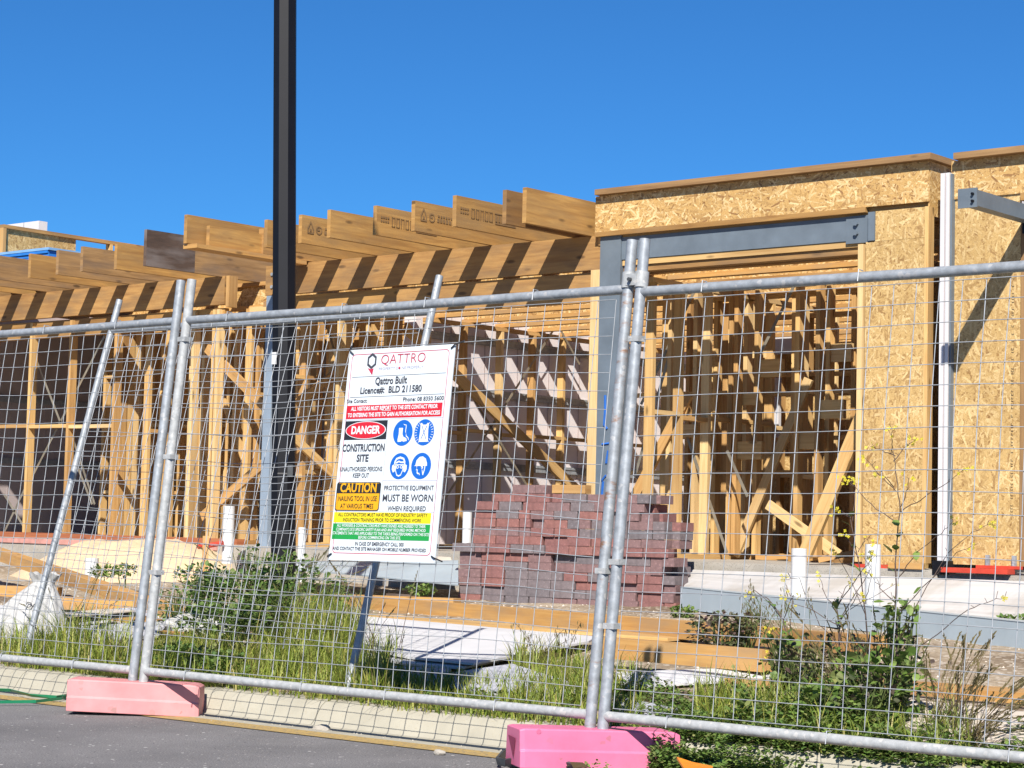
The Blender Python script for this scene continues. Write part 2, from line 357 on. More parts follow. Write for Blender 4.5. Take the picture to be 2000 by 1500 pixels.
def linemat():
    m, n, b = newmat('yellow_line_paint'); L = n.links.new
    a = N(n, 'ShaderNodeTexNoise', Scale=60.0, Detail=6.0, Roughness=.7); L(uvmap(n, src='Object'), a.inputs['Vector'])
    c = ramp(n, a.outputs['Fac'], [(.38, (.19, .165, .14)), (.48, (.46, .31, .10)), (.7, (.54, .36, .12))])
    L(c.outputs['Color'], b.inputs['Base Color']); b.inputs['Roughness'].default_value = .8
    return m

def tone(f=.80):
    for m in bpy.data.materials:
        n = m.node_tree; L = n.links.new
        for nd in list(n.nodes):
            if nd.type in ('BSDF_PRINCIPLED', 'BSDF_TRANSLUCENT'):
                s = nd.inputs['Base Color' if nd.type == 'BSDF_PRINCIPLED' else 'Color']
                if s.is_linked:
                    o_ = mix(n, 1.0, s.links[0].from_socket, (f, f, f), 'MULTIPLY'); L(o_, s)
# ------------------------------------------------------------------ ground, road, kerb
def lerp_tab(t, x):
    if x <= t[0][0]: return t[0][1]
    for (a, b), (c, d) in zip(t, t[1:]):
        if x <= c: return b+(d-b)*(x-a)/(c-a)
    return t[-1][1]
GZ = [(7.25, .12), (7.36, .125), (7.7, .165), (8.5, .225), (10, .29), (12, .32), (13.5, .35), (14.3, .40), (20, .42)]
def hsh(x, y):
    return math.sin(x*3.1+1.3*math.sin(y*2.3))*math.cos(y*2.7+1.1*math.sin(x*1.9))
def gz(x, y): return lerp_tab(GZ, y) + (.014*hsh(x, y)+.008*hsh(x*3.3, y*3.1))*min(1, max(0, (y-7.2)*2))
xs = [-900, -300, -120, -60, -36] + [-26+.16*i for i in range(163)] + [2, 6, 14, 40, 120, 500, 900]
ys = [7.26, 7.3] + [7.36+.13*i for i in range(60)] + [15.5, 18, 24, 40, 90, 300, 1200]
g = MB(); g.v = [(x, y, gz(x, y)) for y in ys for x in xs]; nx = len(xs)
for j in range(len(ys)-1):
    for i in range(nx-1):
        g.f.append([j*nx+i, j*nx+i+1, (j+1)*nx+i+1, (j+1)*nx+i]); g.uv.append([(0, 0)]*4); g.mi.append(0)
g.build('ground', groundmat(), smooth=True, kind='structure')
r = MB(); r.face([(-900, -600, 0), (900, -600, 0), (900, 7.1, 0), (-900, 7.1, 0)])
r.build('road', roadmat(), kind='structure')
lm = MB(); lm.face([(-900, 6.80, .004), (900, 6.80, .004), (900, 6.953, .004), (-900, 6.953, .004)])
lm.build('road_marking', linemat(), kind='structure')
# kerb: profile swept along X, joints every 2.4 m
prof = [(6.955, -.02), (6.956, .006), (7.06, .008), (7.115, .012), (7.135, .03), (7.165, .075), (7.185, .10), (7.21, .118), (7.245, .126), (7.34, .127), (7.34, -.02)]
kb = MB(); x = -60.0
while x < 30:
    x1 = x+2.394
    for k in range(10):
        xa = x+(x1-x)*k/10; xb = x+(x1-x)*(k+1)/10
        for (y0, z0), (y1, z1) in zip(prof, prof[1:]):
            kb.face([(xa, y0, z0), (xb, y0, z0), (xb, y1, z1), (xa, y1, z1)])
    kb.face([(x, a, b) for a, b in prof][::-1]); kb.face([(x1, a, b) for a, b in prof])
    x += 2.4
kb.build('kerb', M['kerb'], kind='structure')
# ------------------------------------------------------------------ the three house frames
def bm(parent, name, mat, p0, p1, w_, h_, up=(0, 0, 1), **kw):
    return MB().beam(p0, p1, w_, h_, up).build(name, mat, parent, **kw)
def bx(parent, name, mat, *a, **kw):
    return MB().box(*a).build(name, mat, parent, **kw)
jt = lambda a: random.uniform(-a, a)
ZF, ZB, ZJ = .74, 3.33, 3.645            # floor, underside of the front beams, underside of the joists
def stud(h, x, y, z0=ZF+.045, z1=ZB-.045, dx=.045, dy=.09, mat=None):
    MB().box(x-dx/2, x+dx/2, y-dy/2, y+dy/2, z0, z1)
    b = MB(); b.beam((x, y, z0), (x+jt(.004), y+jt(.004), z1), dx, dy, (0, 1, 0))
    return b.build('stud', mat or M['stud'], h)
def wall_y(h, x, ys_, z1=ZB, nog=(2.08,), nogmat=None, bottom=True):
    """stud wall running in depth at x"""
    for y in ys_: stud(h, x, y, z1=z1-.045, dx=.09, dy=.045)
    a, b = min(ys_)-.03, max(ys_)+.03
    bm(h, 'top_plate', M['stud'], (x, a, z1-.0225), (x, b, z1-.0225), .09, .045)
    if bottom: bm(h, 'bottom_plate', M['stud'], (x, a, ZF+.0225), (x, b, ZF+.0225), .09, .045)
    for z in nog:
        for p, q in zip(ys_, ys_[1:]):
            if q-p > .2:
                zz = z+jt(.03); bm(h, 'nogging', M['stud'], (x, p+.0235, zz), (x, q-.0235, zz), .085, .04)
def wall_x(h, y, xs_, z1=ZB, nog=(2.08,), bottom=True):
    for x in xs_: stud(h, x, y, z1=z1-.045)
    a, b = min(xs_)-.03, max(xs_)+.03
    bm(h, 'top_plate', M['stud'], (a, y, z1-.0225), (b, y, z1-.0225), .09, .045)
    if bottom: bm(h, 'bottom_plate', M['stud'], (a, y, ZF+.0225), (b, y, ZF+.0225), .09, .045)
    for z in nog:
        for p, q in zip(xs_, xs_[1:]):
            if q-p > .2:
                zz = z+jt(.03); bm(h, 'nogging', M['stud'], (p+.0235, y, zz), (q-.0235, y, zz), .085, .04)
def rng(a, b, s):
    o = [];
    while a <= b+1e-6: o.append(round(a, 3)); a += s
    return o
def joist_y(h, xr, y0, y1, z0=ZJ, hh=.28, mat=None, name='joist', t=.045):
    x = xr-t/2; dz = jt(.004)
    o = bm(h, name, mat or M['lvl'], (x, y0, z0+hh/2+dz), (x, y1, z0+hh/2+dz+jt(.004)), t, hh)
    return o
def ijoist(h, y, x0, x1, z0=3.34, hh=.30):
    b = MB()
    b.beam((x0, y, z0+.02), (x1, y, z0+.02), .09, .042, mi=0)
    b.beam((x0, y, z0+hh-.02), (x1, y, z0+hh-.02), .09, .042, mi=0)
    b.beam((x0, y, z0+hh/2), (x1, y, z0+hh/2), .011, hh-.078, mi=1)
    return b.build('floor_joist', [M['plank'], M['osb']], h)
def strap(h, p0, p1, n):
    return bm(h, 'brace_strap', M['strap'], p0, p1, .03, .003, n)
def party_wall(h, x0, x1, y0, y1, z0, z1, face, lines=(1.7, 2.55, 3.16)):
    w_ = bx(h, 'party_wall', face, x0, x1, y0, y1, z0, z1)
    b = MB()
    for z in lines:
        b.beam((x1+.02, y0+.02, z), (x1+.02, y1, z), .04, .085)
        b.beam((x1+.045, y0+.02, z+.02), (x1+.045, y1, z+.02), .008, .02)
    b.build('wall_girt', M['galv'], w_)
    b = MB(); y = y0+.6
    while y < y1:
        b.box(x1+.0005, x1+.004, y-.006, y+.006, z0, z1); y += .6
    b.build('panel_joint', M['wall_dark'], w_)
    return w_

# ---- centre house -------------------------------------------------
hc = thing('timber_house_frame', 'open timber house frame with strand-board parapet and grey steel lintel behind the bricks', 'house frame', (-11.7, 14.5, ZF), 'unfinished terrace houses')
bx(hc, 'floor_slab', M['concrete'], -15.78, -7.70, 14.38, 27, .20, ZF)
bm(hc, 'front_beam', M['lvl'], (-15.54, 14.53, 3.4875), (-11.14, 14.53, 3.4875), .063, .309)
for z in (3.42, 3.55): MB().tube([(-15.44, 14.485, z), (-15.44, 14.51, z)], .018, 8).build('bolt', M['galv'], hc)
bm(hc, 'rear_beam', M['lvl'], (-13.7, 14.565, 3.18), (-11.2, 14.565, 3.18), .063, .27)
bm(hc, 'rear_beam', M['lvl'], (-15.39, 14.60, 3.22), (-13.71, 14.60, 3.22), .063, .2)
bx(hc, 'steel_post', M['steel_lt'], -15.52, -15.40, 14.50, 14.62, ZF, ZB)
bm(hc, 'timber_post', M['stud'], (-11.20, 14.53, ZF), (-11.20, 14.53, ZB), .11, .09, (0, 1, 0))
sp = bx(hc, 'steel_post', M['steel'], -11.135, -10.905, 14.46, 14.62, ZF, 3.62)
pth = [[(1182, 772), (1182, 800), (1180, 830), (1186, 838)], [(1176, 868), (1190, 866)], [(1188, 880), (1184, 905)], [(1176, 938), (1182, 930), (1190, 928)], [(1178, 940), (1175, 975)]]
for p in pth: MB().tube([onY(x, y, 14.457) for x, y in p], .011, 5).build('paint_mark', M['bluemark'], sp)
# overhanging joists, evenly set over the beam
for i, xr in enumerate((-14.436, -13.939, -13.445, -12.948, -12.451, -11.962, -11.456, -11.262)):
    y0 = (13.47, 13.45, 13.34, 13.44, 13.42, 13.43, 13.52, 13.56)[i]
    j = joist_y(hc, xr, y0, 16.25 if i < 7 else 14.9, hh=(.268, .27, .262, .272, .275, .278, .30, .312)[i])
    if i in (1, 3, 4, 5):                       # ink stamps on the sawn face
        b = MB(); zt = ZJ+.15; X = xr+.0006+.004
        def q(y0_, y1_, z0_, z1_): b.face([(X, y0_, z0_), (X, y1_, z0_), (X, y1_, z1_), (X, y0_, z1_)])
        yy = y0+.07
        if i in (1, 4):
            for k in range(9):                  # pointed emblem and round mark
                a0 = math.pi*k/8; a1 = math.pi*(k+1)/8
            pts = [(yy, zt-.05), (yy+.085, zt-.05), (yy+.085, zt+.0), (yy+.0425, zt+.075), (yy, zt+.0)]
            ins = [(yy+.014, zt-.036), (yy+.071, zt-.036), (yy+.071, zt-.004), (yy+.0425, zt+.05), (yy+.014, zt-.004)]
            for (p, q_) in zip(range(5), [1, 2, 3, 4, 0]):
                b.face([(X, *pts[p]), (X, *pts[q_]), (X, *ins[q_]), (X, *ins[p])])
            q(yy+.03, yy+.055, zt-.03, zt-.005)
            for k in range(12):
                a0 = 2*math.pi*k/12; a1 = 2*math.pi*(k+1)/12; cy = yy+.155; cz = zt-.005
                b.face([(X, cy+.042*math.cos(a0), cz+.042*math.sin(a0)), (X, cy+.042*math.cos(a1), cz+.042*math.sin(a1)), (X, cy+.03*math.cos(a1), cz+.03*math.sin(a1)), (X, cy+.03*math.cos(a0), cz+.03*math.sin(a0))])
            q(yy+.13, yy+.165, zt-.012, zt+.012)
            for k in range(7): q(yy+.235+k*.035, yy+.258+k*.035, zt+.012, zt+.03)
            for k in range(9): q(yy+.225+k*.04, yy+.256+k*.04, zt-.035, zt-.002+.004*(k % 2))
        else:
            for k in range(4): q(yy-.02+k*.03, yy+.003+k*.03, zt+.015, zt+.033); q(yy-.02+k*.03, yy+.0+k*.03, zt-.02, zt-.004)
            for k in range(5):
                s0 = yy+.13+k*.062
                q(s0, s0+.008, zt-.05, zt+.04); q(s0+.036, s0+.044, zt-.05, zt+.04); q(s0, s0+.044, zt+.033, zt+.04)
                if k != 2: q(s0, s0+.044, zt-.05, zt-.043)
            q(yy+.45, yy+.68, zt+.032, zt+.042); q(yy+.46, yy+.75, zt-.06, zt-.045)
            for k in range(5): q(yy+.46+k*.042, yy+.49+k*.042, zt-.036, zt+.022)
        b.build('stamp', M['stamp'], j)
# the long doubled joist at the left end of the beam
joist_y(hc, -15.02, 12.96, 16.2, z0=3.655, hh=.28)
joist_y(hc, -14.93, 13.17, 13.86, z0=3.655, hh=.20, name='packer')
joist_y(hc, -14.905, 13.86, 16.2, z0=3.655, hh=.255, t=.07, name='packer')
bm(hc, 'soffit_board', M['plank'], (-14.99, 12.98, 3.63), (-14.99, 14.45, 3.63), .2, .04)
# parapet over the entry
XL, XR_ = -11.175, -7.83
bx(hc, 'parapet_panel', M['osb'], XL, -9.403, 14.43, 14.445, 3.66, 3.985)
bx(hc, 'parapet_panel', M['osb'], -9.40, XR_, 14.431, 14.446, 3.66, 3.985)
bx(hc, 'parapet_panel', M['osb'], XR_-.012, XR_+.003, 14.446, 15.4, 3.55, 3.985)
cp = MB(); cp.beam((XL+.04, 14.43, 4.012), (XR_+.05, 14.43, 4.012), .14, .05); cp.build('parapet_cap', M['cap'], hc)
bm(hc, 'parapet_cap', M['cap'], (XR_-.02, 14.505, 4.012), (XR_-.02, 15.45, 4.012), .14, .05)
bm(hc, 'parapet_rail', M['lvl'], (XL, 14.45, 3.64), (-8.40, 14.45, 3.64), .05, .042)
bm(hc, 'parapet_rail', M['stud'], (XL, 14.53, 3.70), (XR_-.02, 14.53, 3.70), .09, .3)
bx(hc, 'parapet_panel', M['osb'], -11.175, -11.16, 14.447, 15.4, 3.66, 3.985)
sb = MB(); sb.box(-10.903, -8.60, 14.475, 14.485, 3.40, 3.60); sb.box(-10.903, -8.6, 14.4855, 14.58, 3.40, 3.41); sb.box(-10.903, -8.6, 14.4855, 14.58, 3.59, 3.60)
sb = sb.build('steel_beam', M['steel'], hc)
b = MB(); b.box(-8.60, -8.37, 14.462, 14.475, 3.375, 3.60); b.box(-8.37, -8.31, 14.42, 14.6, 3.38, 3.615)
b.build('end_plate', M['steel'], sb)
for z in (3.455, 3.535):
    b = MB(); b.tube([(-8.50, 14.435, z), (-8.50, 14.463, z)], .02, 6); b.build('bolt', M['steel'], sb)
bm(hc, 'entry_lintel', M['stud'], (-10.9, 14.53, 3.372), (-8.46, 14.53, 3.372), .09, .05)
bm(hc, 'entry_lintel', M['lvl'], (-10.9, 14.55, 3.318), (-8.46, 14.55, 3.318), .09, .055)
bx(hc, 'parapet_rail', M['stud'], -10.9, -8.62, 14.52, 14.56, 3.602, 3.618)
bx(hc, 'wall_panel', M['osbv'], -8.395, XR_-.03, 14.432, 14.445, ZF+.03, 3.372)
bx(hc, 'wall_panel', M['osbv'], -8.308, XR_-.03, 14.432, 14.445, 3.374, 3.618)
stud(hc, -8.44, 14.475, z1=3.36, dx=.05)
stud(hc, -8.36, 14.49, z1=3.36)
bm(hc, 'corner_stud', M['stud'], (XR_-.012, 14.47, ZF+.05), (XR_-.012, 14.47, 3.62), .035, .09, (0, 1, 0))
bx(hc, 'base_strip', M['red'], -8.45, -7.86, 14.405, 14.43, ZF-.005, ZF+.028)
bx(hc, 'base_strip', M['plank'], -8.12, -7.82, 14.36, 14.40, ZF+.002, ZF+.05)
# white party wall that ends between the centre and right houses
pw0, pw1 = onY(1834, 700, 14.415).x, onY(1852, 700, 14.415).x
bx(hc, 'party_wall', M['wall_white'], pw0, pw1, 14.415, 26, .80, 3.87)
bx(hc, 'wall_ridge', M['wall_white'], pw1-.022, pw1+.004, 14.400, 14.414, .80, 3.865)
b = MB(); b.box(pw1+.005, pw1+.02, 14.42, 14.6, .78, 3.86); b.build('wall_flashing', M['steel'], hc)
b = MB(); b.box(pw0+.04, pw0+.045, 14.411, 14.415, .8, 3.868); b.build('panel_joint', M['wall_dark'], hc)
bx(hc, 'wall_shoe', M['black'], pw0-.02, pw1+.03, 14.37, 14.62, ZF-.03, ZF+.075)
# inside
for y in rng(16.5, 24.3, .6): ijoist(hc, y, -15.6, -7.85)
for y in (15.05, 15.5, 16.0): ijoist(hc, y, -11.1, -7.85)
for y in (15.1, 15.55, 16.0): ijoist(hc, y, -15.55, -11.15)
bm(hc, 'rear_beam', M['lvl'], (-15.6, 16.3, 3.49), (-11.1, 16.3, 3.49), .063, .3)
party_wall(hc, -15.78, -15.60, 16.88, 27, .62, 3.9, M['wall_grey'])
wall_y(hc, -15.47, [16.93, 17.55, 18.2, 18.8, 19.37, 19.98, 20.6, 21.2, 21.8])
wall_y(hc, -15.47, [14.78, 15.02, 15.45, 15.9, 16.3, 16.46], nog=(1.5, 2.5))
def brace(h, p0, p1, w_=.035, h_=.09, mat=None, up=(1, 0, 0)):
    return bm(h, 'brace', mat or M['stud'], p0, p1, h_, w_, up)
d = (onX(1118, 949, -15.3)-onX(882, 725, -15.3)); p = onX(882, 725, -15.3)
brace(hc, p-d*.35, p+d*1.12, .045, .12)
brace(hc, onX(545, 815, -15.38), onX(690, 702, -15.38))
brace(hc, onX(548, 830, -15.36), onX(672, 948, -15.36))
for a_, b_ in (((1100, 615), (862, 985)), ((1088, 632), (1132, 712)), ((884, 712), (1030, 950)), ((640, 640), (742, 1000))):
    strap(hc, onX(*a_, -15.41), onX(*b_, -15.41), (1, 0, 0))
# rooms behind the entry
def stud_px(h, px, Y, w_=.045, z1=ZB-.01, d_=.09):
    p = onY(px, 900, Y); return MB().beam((p.x, Y, ZF+.05), (p.x, Y, z1), w_, d_, (0, 1, 0)).build('stud', M['stud'], h)
stud_px(hc, 1414, 17.25, .2); stud_px(hc, 1302, 16.3, .10); stud_px(hc, 1345, 17.0); stud_px(hc, 1462, 17.1); stud_px(hc, 1375, 17.3, .09)
for px in (580, 592, 604, 660, 672, 716, 752, 764): stud_px(hc, px, 15.25+.25*((px//10) % 3))
rq = random.Random(19)
wall_x(hc, 17.5, rng(-12.4, -9.2, .53), z1=3.2, nog=(1.95, 2.6))
for Y in (15.75, 16.65): wall_x(hc, Y, rng(onY(566, 900, Y).x, onY(742, 900, Y).x, .42), z1=3.3, nog=(1.6, 2.5))
for (px0, px1, y, Y) in ((1360, 1400, 700, 16.0), (1430, 1480, 780, 16.3), (1310, 1360, 842, 15.9), (1480, 1530, 720, 16.4), (1430, 1500, 690, 17.0), (1600, 1650, 800, 16.0), (1620, 1665, 690, 16.4), (1440, 1490, 880, 16.2), (1560, 1610, 860, 16.3)):
    a_ = onY(px0, y, Y); b_ = onY(px1, y-1, Y); b_.z = a_.z; bm(hc, 'nogging', M['stud'], a_, b_, .05, .12 if px0 % 20 else .17); stud_px(hc, px0-1, Y)
for (x0, x1, y0, y1, Y) in ((1506, 1522, 706, 868, 18.0), (1506, 1582, 656, 692, 18.3), (1546, 1556, 720, 800, 18.0), (1562, 1574, 700, 866, 18.1), (1425, 1468, 652, 658, 18.2)):
    a_ = onY(x0, y1, Y); b_ = onY(x1, y0, Y); bx(hc, 'rear_panel', M['wall_white'], a_.x, b_.x, Y, Y+.05, a_.z, b_.z)
wall_x(hc, 16.6, rng(-12.5, -11.3, .6)+[-10.95, -10.4, -10.31, -9.75, -9.15, -8.55], z1=3.3, nog=(1.55, 2.35))
wall_y(hc, -10.95, [15.0, 15.45, 15.9, 16.35, 17.0, 17.6, 18.2], z1=3.3, nog=(2.05,))
wall_y(hc, -8.25, [14.95, 15.4, 15.85, 16.3, 16.9], z1=3.3, nog=(1.9,))
bx(hc, 'inner_panel', M['osbv'], -12.3, -10.35, 18.5, 18.512, ZF, 2.95)
wall_x(hc, 18.4, rng(-12.3, -8.6, .6), z1=3.0, nog=(1.6,))
bx(hc, 'inner_panel', M['osbv'], -8.16, -8.145, 14.75, 19, ZF, 3.2)
bx(hc, 'inner_panel', M['osbv'], -15.2, -12.6, 22.0, 22.012, ZF, 3.3)
for (x0, x1, z0, z1) in ((-11.95, -11.62, 1.25, 2.75), (-11.45, -11.2, .9, 2.3), (-11.1, -10.92, 1.3, 2.7), (-12.5, -12.2, 1.5, 2.6)):
    bx(hc, 'rear_panel', M['wall_white'], x0, x1, 21.2, 21.26, z0, z1)
bx(hc, 'inner_panel', M['osbv'], -15.2, -8, 24.9, 24.912, ZF, 3.3)
pA = onY(1376, 1085, 15.3)
brace(hc, onY(1232, 985, 15.6), onY(1345, 770, 15.6), .035, .1, up=(0, 1, 0))
brace(hc, onY(1572, 1085, 14.75), onY(1690, 800, 14.75), .045, .12, M['stud'], up=(0, 1, 0))
brace(hc, onY(1435, 1085, 16.3), onY(1580, 740, 16.3), .035, .09, up=(0, 1, 0))
brace(hc, onY(1500, 985, 16.2), onY(1640, 1085, 16.2), .035, .09, up=(0, 1, 0))
for a_, b_ in (((1252, 790), (1360, 560)), ((1310, 760), (1420, 1080)), ((1485, 690), (1550, 560)), ((1420, 880), (1460, 970)), ((1345, 560), (1240, 930))):
    strap(hc, onY(*a_, 15.95), onY(*b_, 15.95), (0, 1, 0))
for k, (x, y, l, a) in enumerate(((1600, 1068, .5, .4), (1545, 1076, .35, 1.2), (1640, 1070, .4, 2.3), (1480, 1070, .5, .1))):
    c0 = onY(x, y, 15.6+.2*k); c0.z = ZF+.03
    bm(hc, 'floor_offcut', M['plank'], c0, c0+Vector((math.cos(a)*l, math.sin(a)*l, .02+.1*(k == 0))), .09, .045)

# ---- left house ---------------------------------------------------
ha = thing('timber_house_frame', 'open timber house frame carrying blue sheets, left of the black lamp post', 'house frame', (-19.5, 14.9, ZF), 'unfinished terrace houses')
bx(ha, 'floor_slab', M['concrete'], -26, -15.785, 14.55, 27, .20, ZF)
bm(ha, 'bottom_plate', M['redplate'], (-25.5, 14.88, ZF+.03), (-16.2, 14.88, ZF+.03), .12, .06)
bx(ha, 'base_strip', M['pinkband'], -25.5, -16.2, 14.535, 14.549, ZF-.06, ZF-.004)
bm(ha, 'front_beam', M['lvl'], (-25.2, 14.88, 3.4875), (-16.56, 14.88, 3.4875), .063, .309)
bm(ha, 'rear_beam', M['lvl'], (-25.2, 14.93, 3.20), (-16.6, 14.93, 3.20), .063, .2)
xr = -17.17
for k, xr in enumerate((-17.17, -17.666, -18.166, -18.664, -19.156, -19.675, -20.15, -20.64, -21.14, -21.63, -22.1)):
    joist_y(ha, xr, 13.82+jt(.04), 17.4, hh=.27, mat=M['lvl_old'] if k % 3 else M['lvl'])
joist_y(ha, -16.60, 13.78, 14.45, z0=3.635, hh=.385, mat=M['lvl_dark'])
joist_y(ha, -16.60, 14.45, 17.4, z0=3.635, hh=.385, mat=M['lvl_old'])
bm(ha, 'beam_end_stud', M['stud'], (-16.50, 14.9, 3.30), (-16.50, 14.9, 3.64), .05, .12, (0, 1, 0))
for y, z in ((15.6, 3.52), (15.75, 3.43), (15.9, 3.6), (15.3, 3.35)):
    bm(ha, 'edge_board', M['lvl_old'], (-16.4, y, z), (-15.6, y, z), .045, .09)
bm(ha, 'front_beam', M['stud'], (-16.5, 15.2, 3.25), (-15.56, 15.2, 3.25), .063, .16)
for x in (-19.95, -19.2, -18.38, -17.05, -16.72, -16.66): stud(ha, x, 14.9, z0=ZF+.06)
for x in (-20.7, -21.45, -22.2): stud(ha, x, 14.9, z0=ZF+.06)
for z, x0, x1 in ((2.06, -20.7, -19.97), (2.05, -19.93, -19.22), (2.04, -19.18, -18.4)):
    bm(ha, 'nogging', M['stud'], (x0, 14.9, z), (x1, 14.9, z), .09, .04)
for a_, b_ in (((60, 675), (180, 985)), ((205, 655), (48, 960)), ((8, 965), (50, 1035)), ((140, 850), (185, 985)), ((60, 930), (8, 1040))):
    strap(ha, onY(*a_, 14.96), onY(*b_, 14.96), (0, 1, 0))
for y in rng(15.45, 21, .5): ijoist(ha, y, -18.85, -15.85)
wall_y(ha, -18.25, [15.25, 15.55, 15.62, 16.0, 16.3, 16.9, 17.5], nog=(2.0,))
wall_y(ha, -16.62, [15.3, 15.42, 15.75, 16.1, 16.55, 17.0], nog=(1.6, 2.4))
for px, Y in ((236, 15.5), (248, 15.6), (260, 15.7), (276, 15.9), (372, 15.3), (384, 15.35), (396, 15.3), (408, 15.45), (447, 15.6), (459, 15.6), (471, 15.7), (500, 16.2), (300, 16.6), (322, 16.4)): stud_px(ha, px, Y)
for Y in (16.2, 17.9): wall_x(ha, Y, rng(onY(204, 900, Y).x, onY(500, 900, Y).x, .36), z1=3.3, nog=(1.3, 2.1, 2.75))
for (x0, y0, x1, y1, Y) in ((420, 730, 500, 960, 15.6), (500, 760, 420, 990, 15.9), (230, 690, 320, 940, 16.2)): brace(ha, onY(x0, y0, Y), onY(x1, y1, Y), .035, .09, up=(0, 1, 0))
wall_x(ha, 16.9, [-18.2, -17.75, -17.3, -17.2, -16.8], nog=(1.4, 2.2))
brace(ha, onY(405, 680, 14.98), onY(520, 797, 14.98), .04, .1, up=(0, 1, 0))
brace(ha, onY(395, 1010, 15.0), onY(522, 900, 15.0), .04, .1, up=(0, 1, 0))
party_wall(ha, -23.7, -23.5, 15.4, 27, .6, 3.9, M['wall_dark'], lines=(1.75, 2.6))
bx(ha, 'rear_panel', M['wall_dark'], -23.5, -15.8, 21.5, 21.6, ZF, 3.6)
bx(ha, 'floor_deck', M['osb'], -23.6, -18.9, 17.42, 27, 3.62, 3.645)
bx(ha, 'floor_deck', M['osb'], -23.6, -18.9, 15.05, 17.41, 3.93, 3.952)
# upper storey walls far left
p0 = onX(3, 445, -21.2); p1 = onX(148, 468, -21.2); p2 = onX(262, 489, -21.2)
zt = p0.z
bx(ha, 'upper_panel', M['osbv'], -21.21, -21.195, p0.y, onX(148, 468, -21.2).y, 3.96, zt)
bm(ha, 'upper_plate', M['lvl'], (-21.2, p0.y, zt+.02), (-21.2, p2.y+2, zt+.02), .09, .045)
for y in (p0.y+.02, p1.y+.55, p1.y+.75, p1.y+2.3, p1.y+4.2): bm(ha, 'upper_stud', M['stud'], (-21.2, y, 3.95), (-21.2, y, zt), .09, .045)
bm(ha, 'upper_plate', M['lvl'], (-21.2, p1.y+.75, zt-.2), (-21.2, p2.y+2, zt-.2), .05, .18)
q0 = onY(76, 431, p1.y+1.4)
bx(ha, 'upper_wall', M['wall_white'], q0.x-4.0, q0.x, p1.y+1.4, p1.y+1.55, 3.96, q0.z)
b = MB()
for k in range(8): b.box(q0.x-.35-k*.45, q0.x-.34-k*.45, p1.y+1.395, p1.y+1.4, 3.96, q0.z)
b.build('panel_joint', M['galv'], ha)
tb = onZ(95, 482, 4.17)
b = MB()
for k in range(6):
    z0 = 3.955+k*.036; b.box(tb.x-3.0-jt(.02), tb.x-jt(.015), tb.y+jt(.01), tb.y+1.25+jt(.02), z0, z0+.03, mi=1 if k == 5 else 0)
st = b.build('sheet_stack', [M['blue'], M['bluelt']]); tag(st, 'stack of bright blue building sheets lying on the left house joists', 'sheet stack')
# ---- right house --------------------------------------------------
hr = thing('timber_house_frame', 'strand-board house front with grey steel outrigger beam, at the right edge past the white post', 'house frame', (-5.5, 14.5, ZF), 'unfinished terrace houses')
bx(hr, 'floor_slab', M['concrete'], -7.695, -1.0, 14.40, 27, .20, ZF-.02)
bx(hr, 'wall_panel', M['osbv'], -7.66, -7.055, 14.47, 14.485, ZF+.05, 3.66)
bx(hr, 'parapet_panel', M['osb'], -7.645, -2.0, 14.455, 14.469, 3.66, 3.965)
bm(hr, 'parapet_cap', M['cap'], (onY(1862, 292, 14.375).x, 14.45, 3.991), (-2.0, 14.45, 3.991), .15, .05)
bm(hr, 'parapet_rail', M['lvl'], (-7.05, 14.49, 3.63), (-2, 14.49, 3.63), .09, .055)
bm(hr, 'door_stud', M['cap'], (-7.02, 14.51, ZF+.05), (-7.02, 14.51, 3.5), .06, .09, (0, 1, 0))
bm(hr, 'door_stud', M['stud'], (-6.955, 14.52, ZF+.05), (-6.955, 14.52, 3.5), .05, .09, (0, 1, 0))
bm(hr, 'entry_lintel', M['lvl'], (-7.0, 14.55, 3.52), (-2, 14.55, 3.52), .09, .14)
for x in rng(-6.4, -2.2, .6): stud(hr, x, 15.4)
bx(hr, 'wall_panel', M['osbv'], -6.0, -2.0, 17.5, 17.515, ZF, 3.6)
for y in rng(15.0, 20, .6): ijoist(hr, y, -7.6, -2)
e0 = onY(1871, 363, 13.42); e1 = onY(1908, 366, 13.42); eb = onY(1908, 404, 13.42)
ob = bx(hr, 'outrigger_beam', M['steel'], e1.x-.10, e1.x+.0, 13.435, 14.47, eb.z+.01, e1.z-.015)
bx(hr, 'end_plate', M['steel'], e0.x, e1.x, 13.42, 13.435, eb.z, e1.z).parent = ob
for z in (eb.z+.045, e1.z-.045): MB().tube([(e1.x-.03, 13.40, z), (e1.x-.03, 13.421, z)], .011, 6).build('bolt', M['black'], ob)
bx(hr, 'beam_bracket', M['black'], e1.x-.10, e1.x+.25, 14.36, 14.45, eb.z-.07, eb.z+.008)
bx(hr, 'steel_beam', M['steel'], e1.x+.0, -2.0, 14.35, 14.45, 3.33, 3.52)
bx(hr, 'base_strip', M['red'], -7.64, -7.08, 14.33, 14.455, ZF-.012, ZF+.025)
bx(hr, 'base_strip', M['red'], -7.40, -7.02, 14.44, 14.469, ZF+.026, ZF+.05)
b = MB()                                          # printed line down the edge of the board
zz = 3.1
while zz > 1.15:
    l = random.choice((.010, .015, .019)); b.face([(-7.127, 14.4692, zz-l), (-7.109, 14.4692, zz-l), (-7.109, 14.4692, zz-l+.006), (-7.127, 14.4692, zz-l+.004)])
    b.face([(-7.127, 14.4692, zz-l), (-7.123, 14.4692, zz-l), (-7.123, 14.4692, zz), (-7.127, 14.4692, zz)])
    if random.random() < .6: b.face([(-7.112, 14.4692, zz-l), (-7.109, 14.4692, zz-l), (-7.109, 14.4692, zz), (-7.112, 14.4692, zz)])
    zz -= l+random.choice((.007, .009, .012, .045))
b.build('printed_marks', M['ink'], hr)
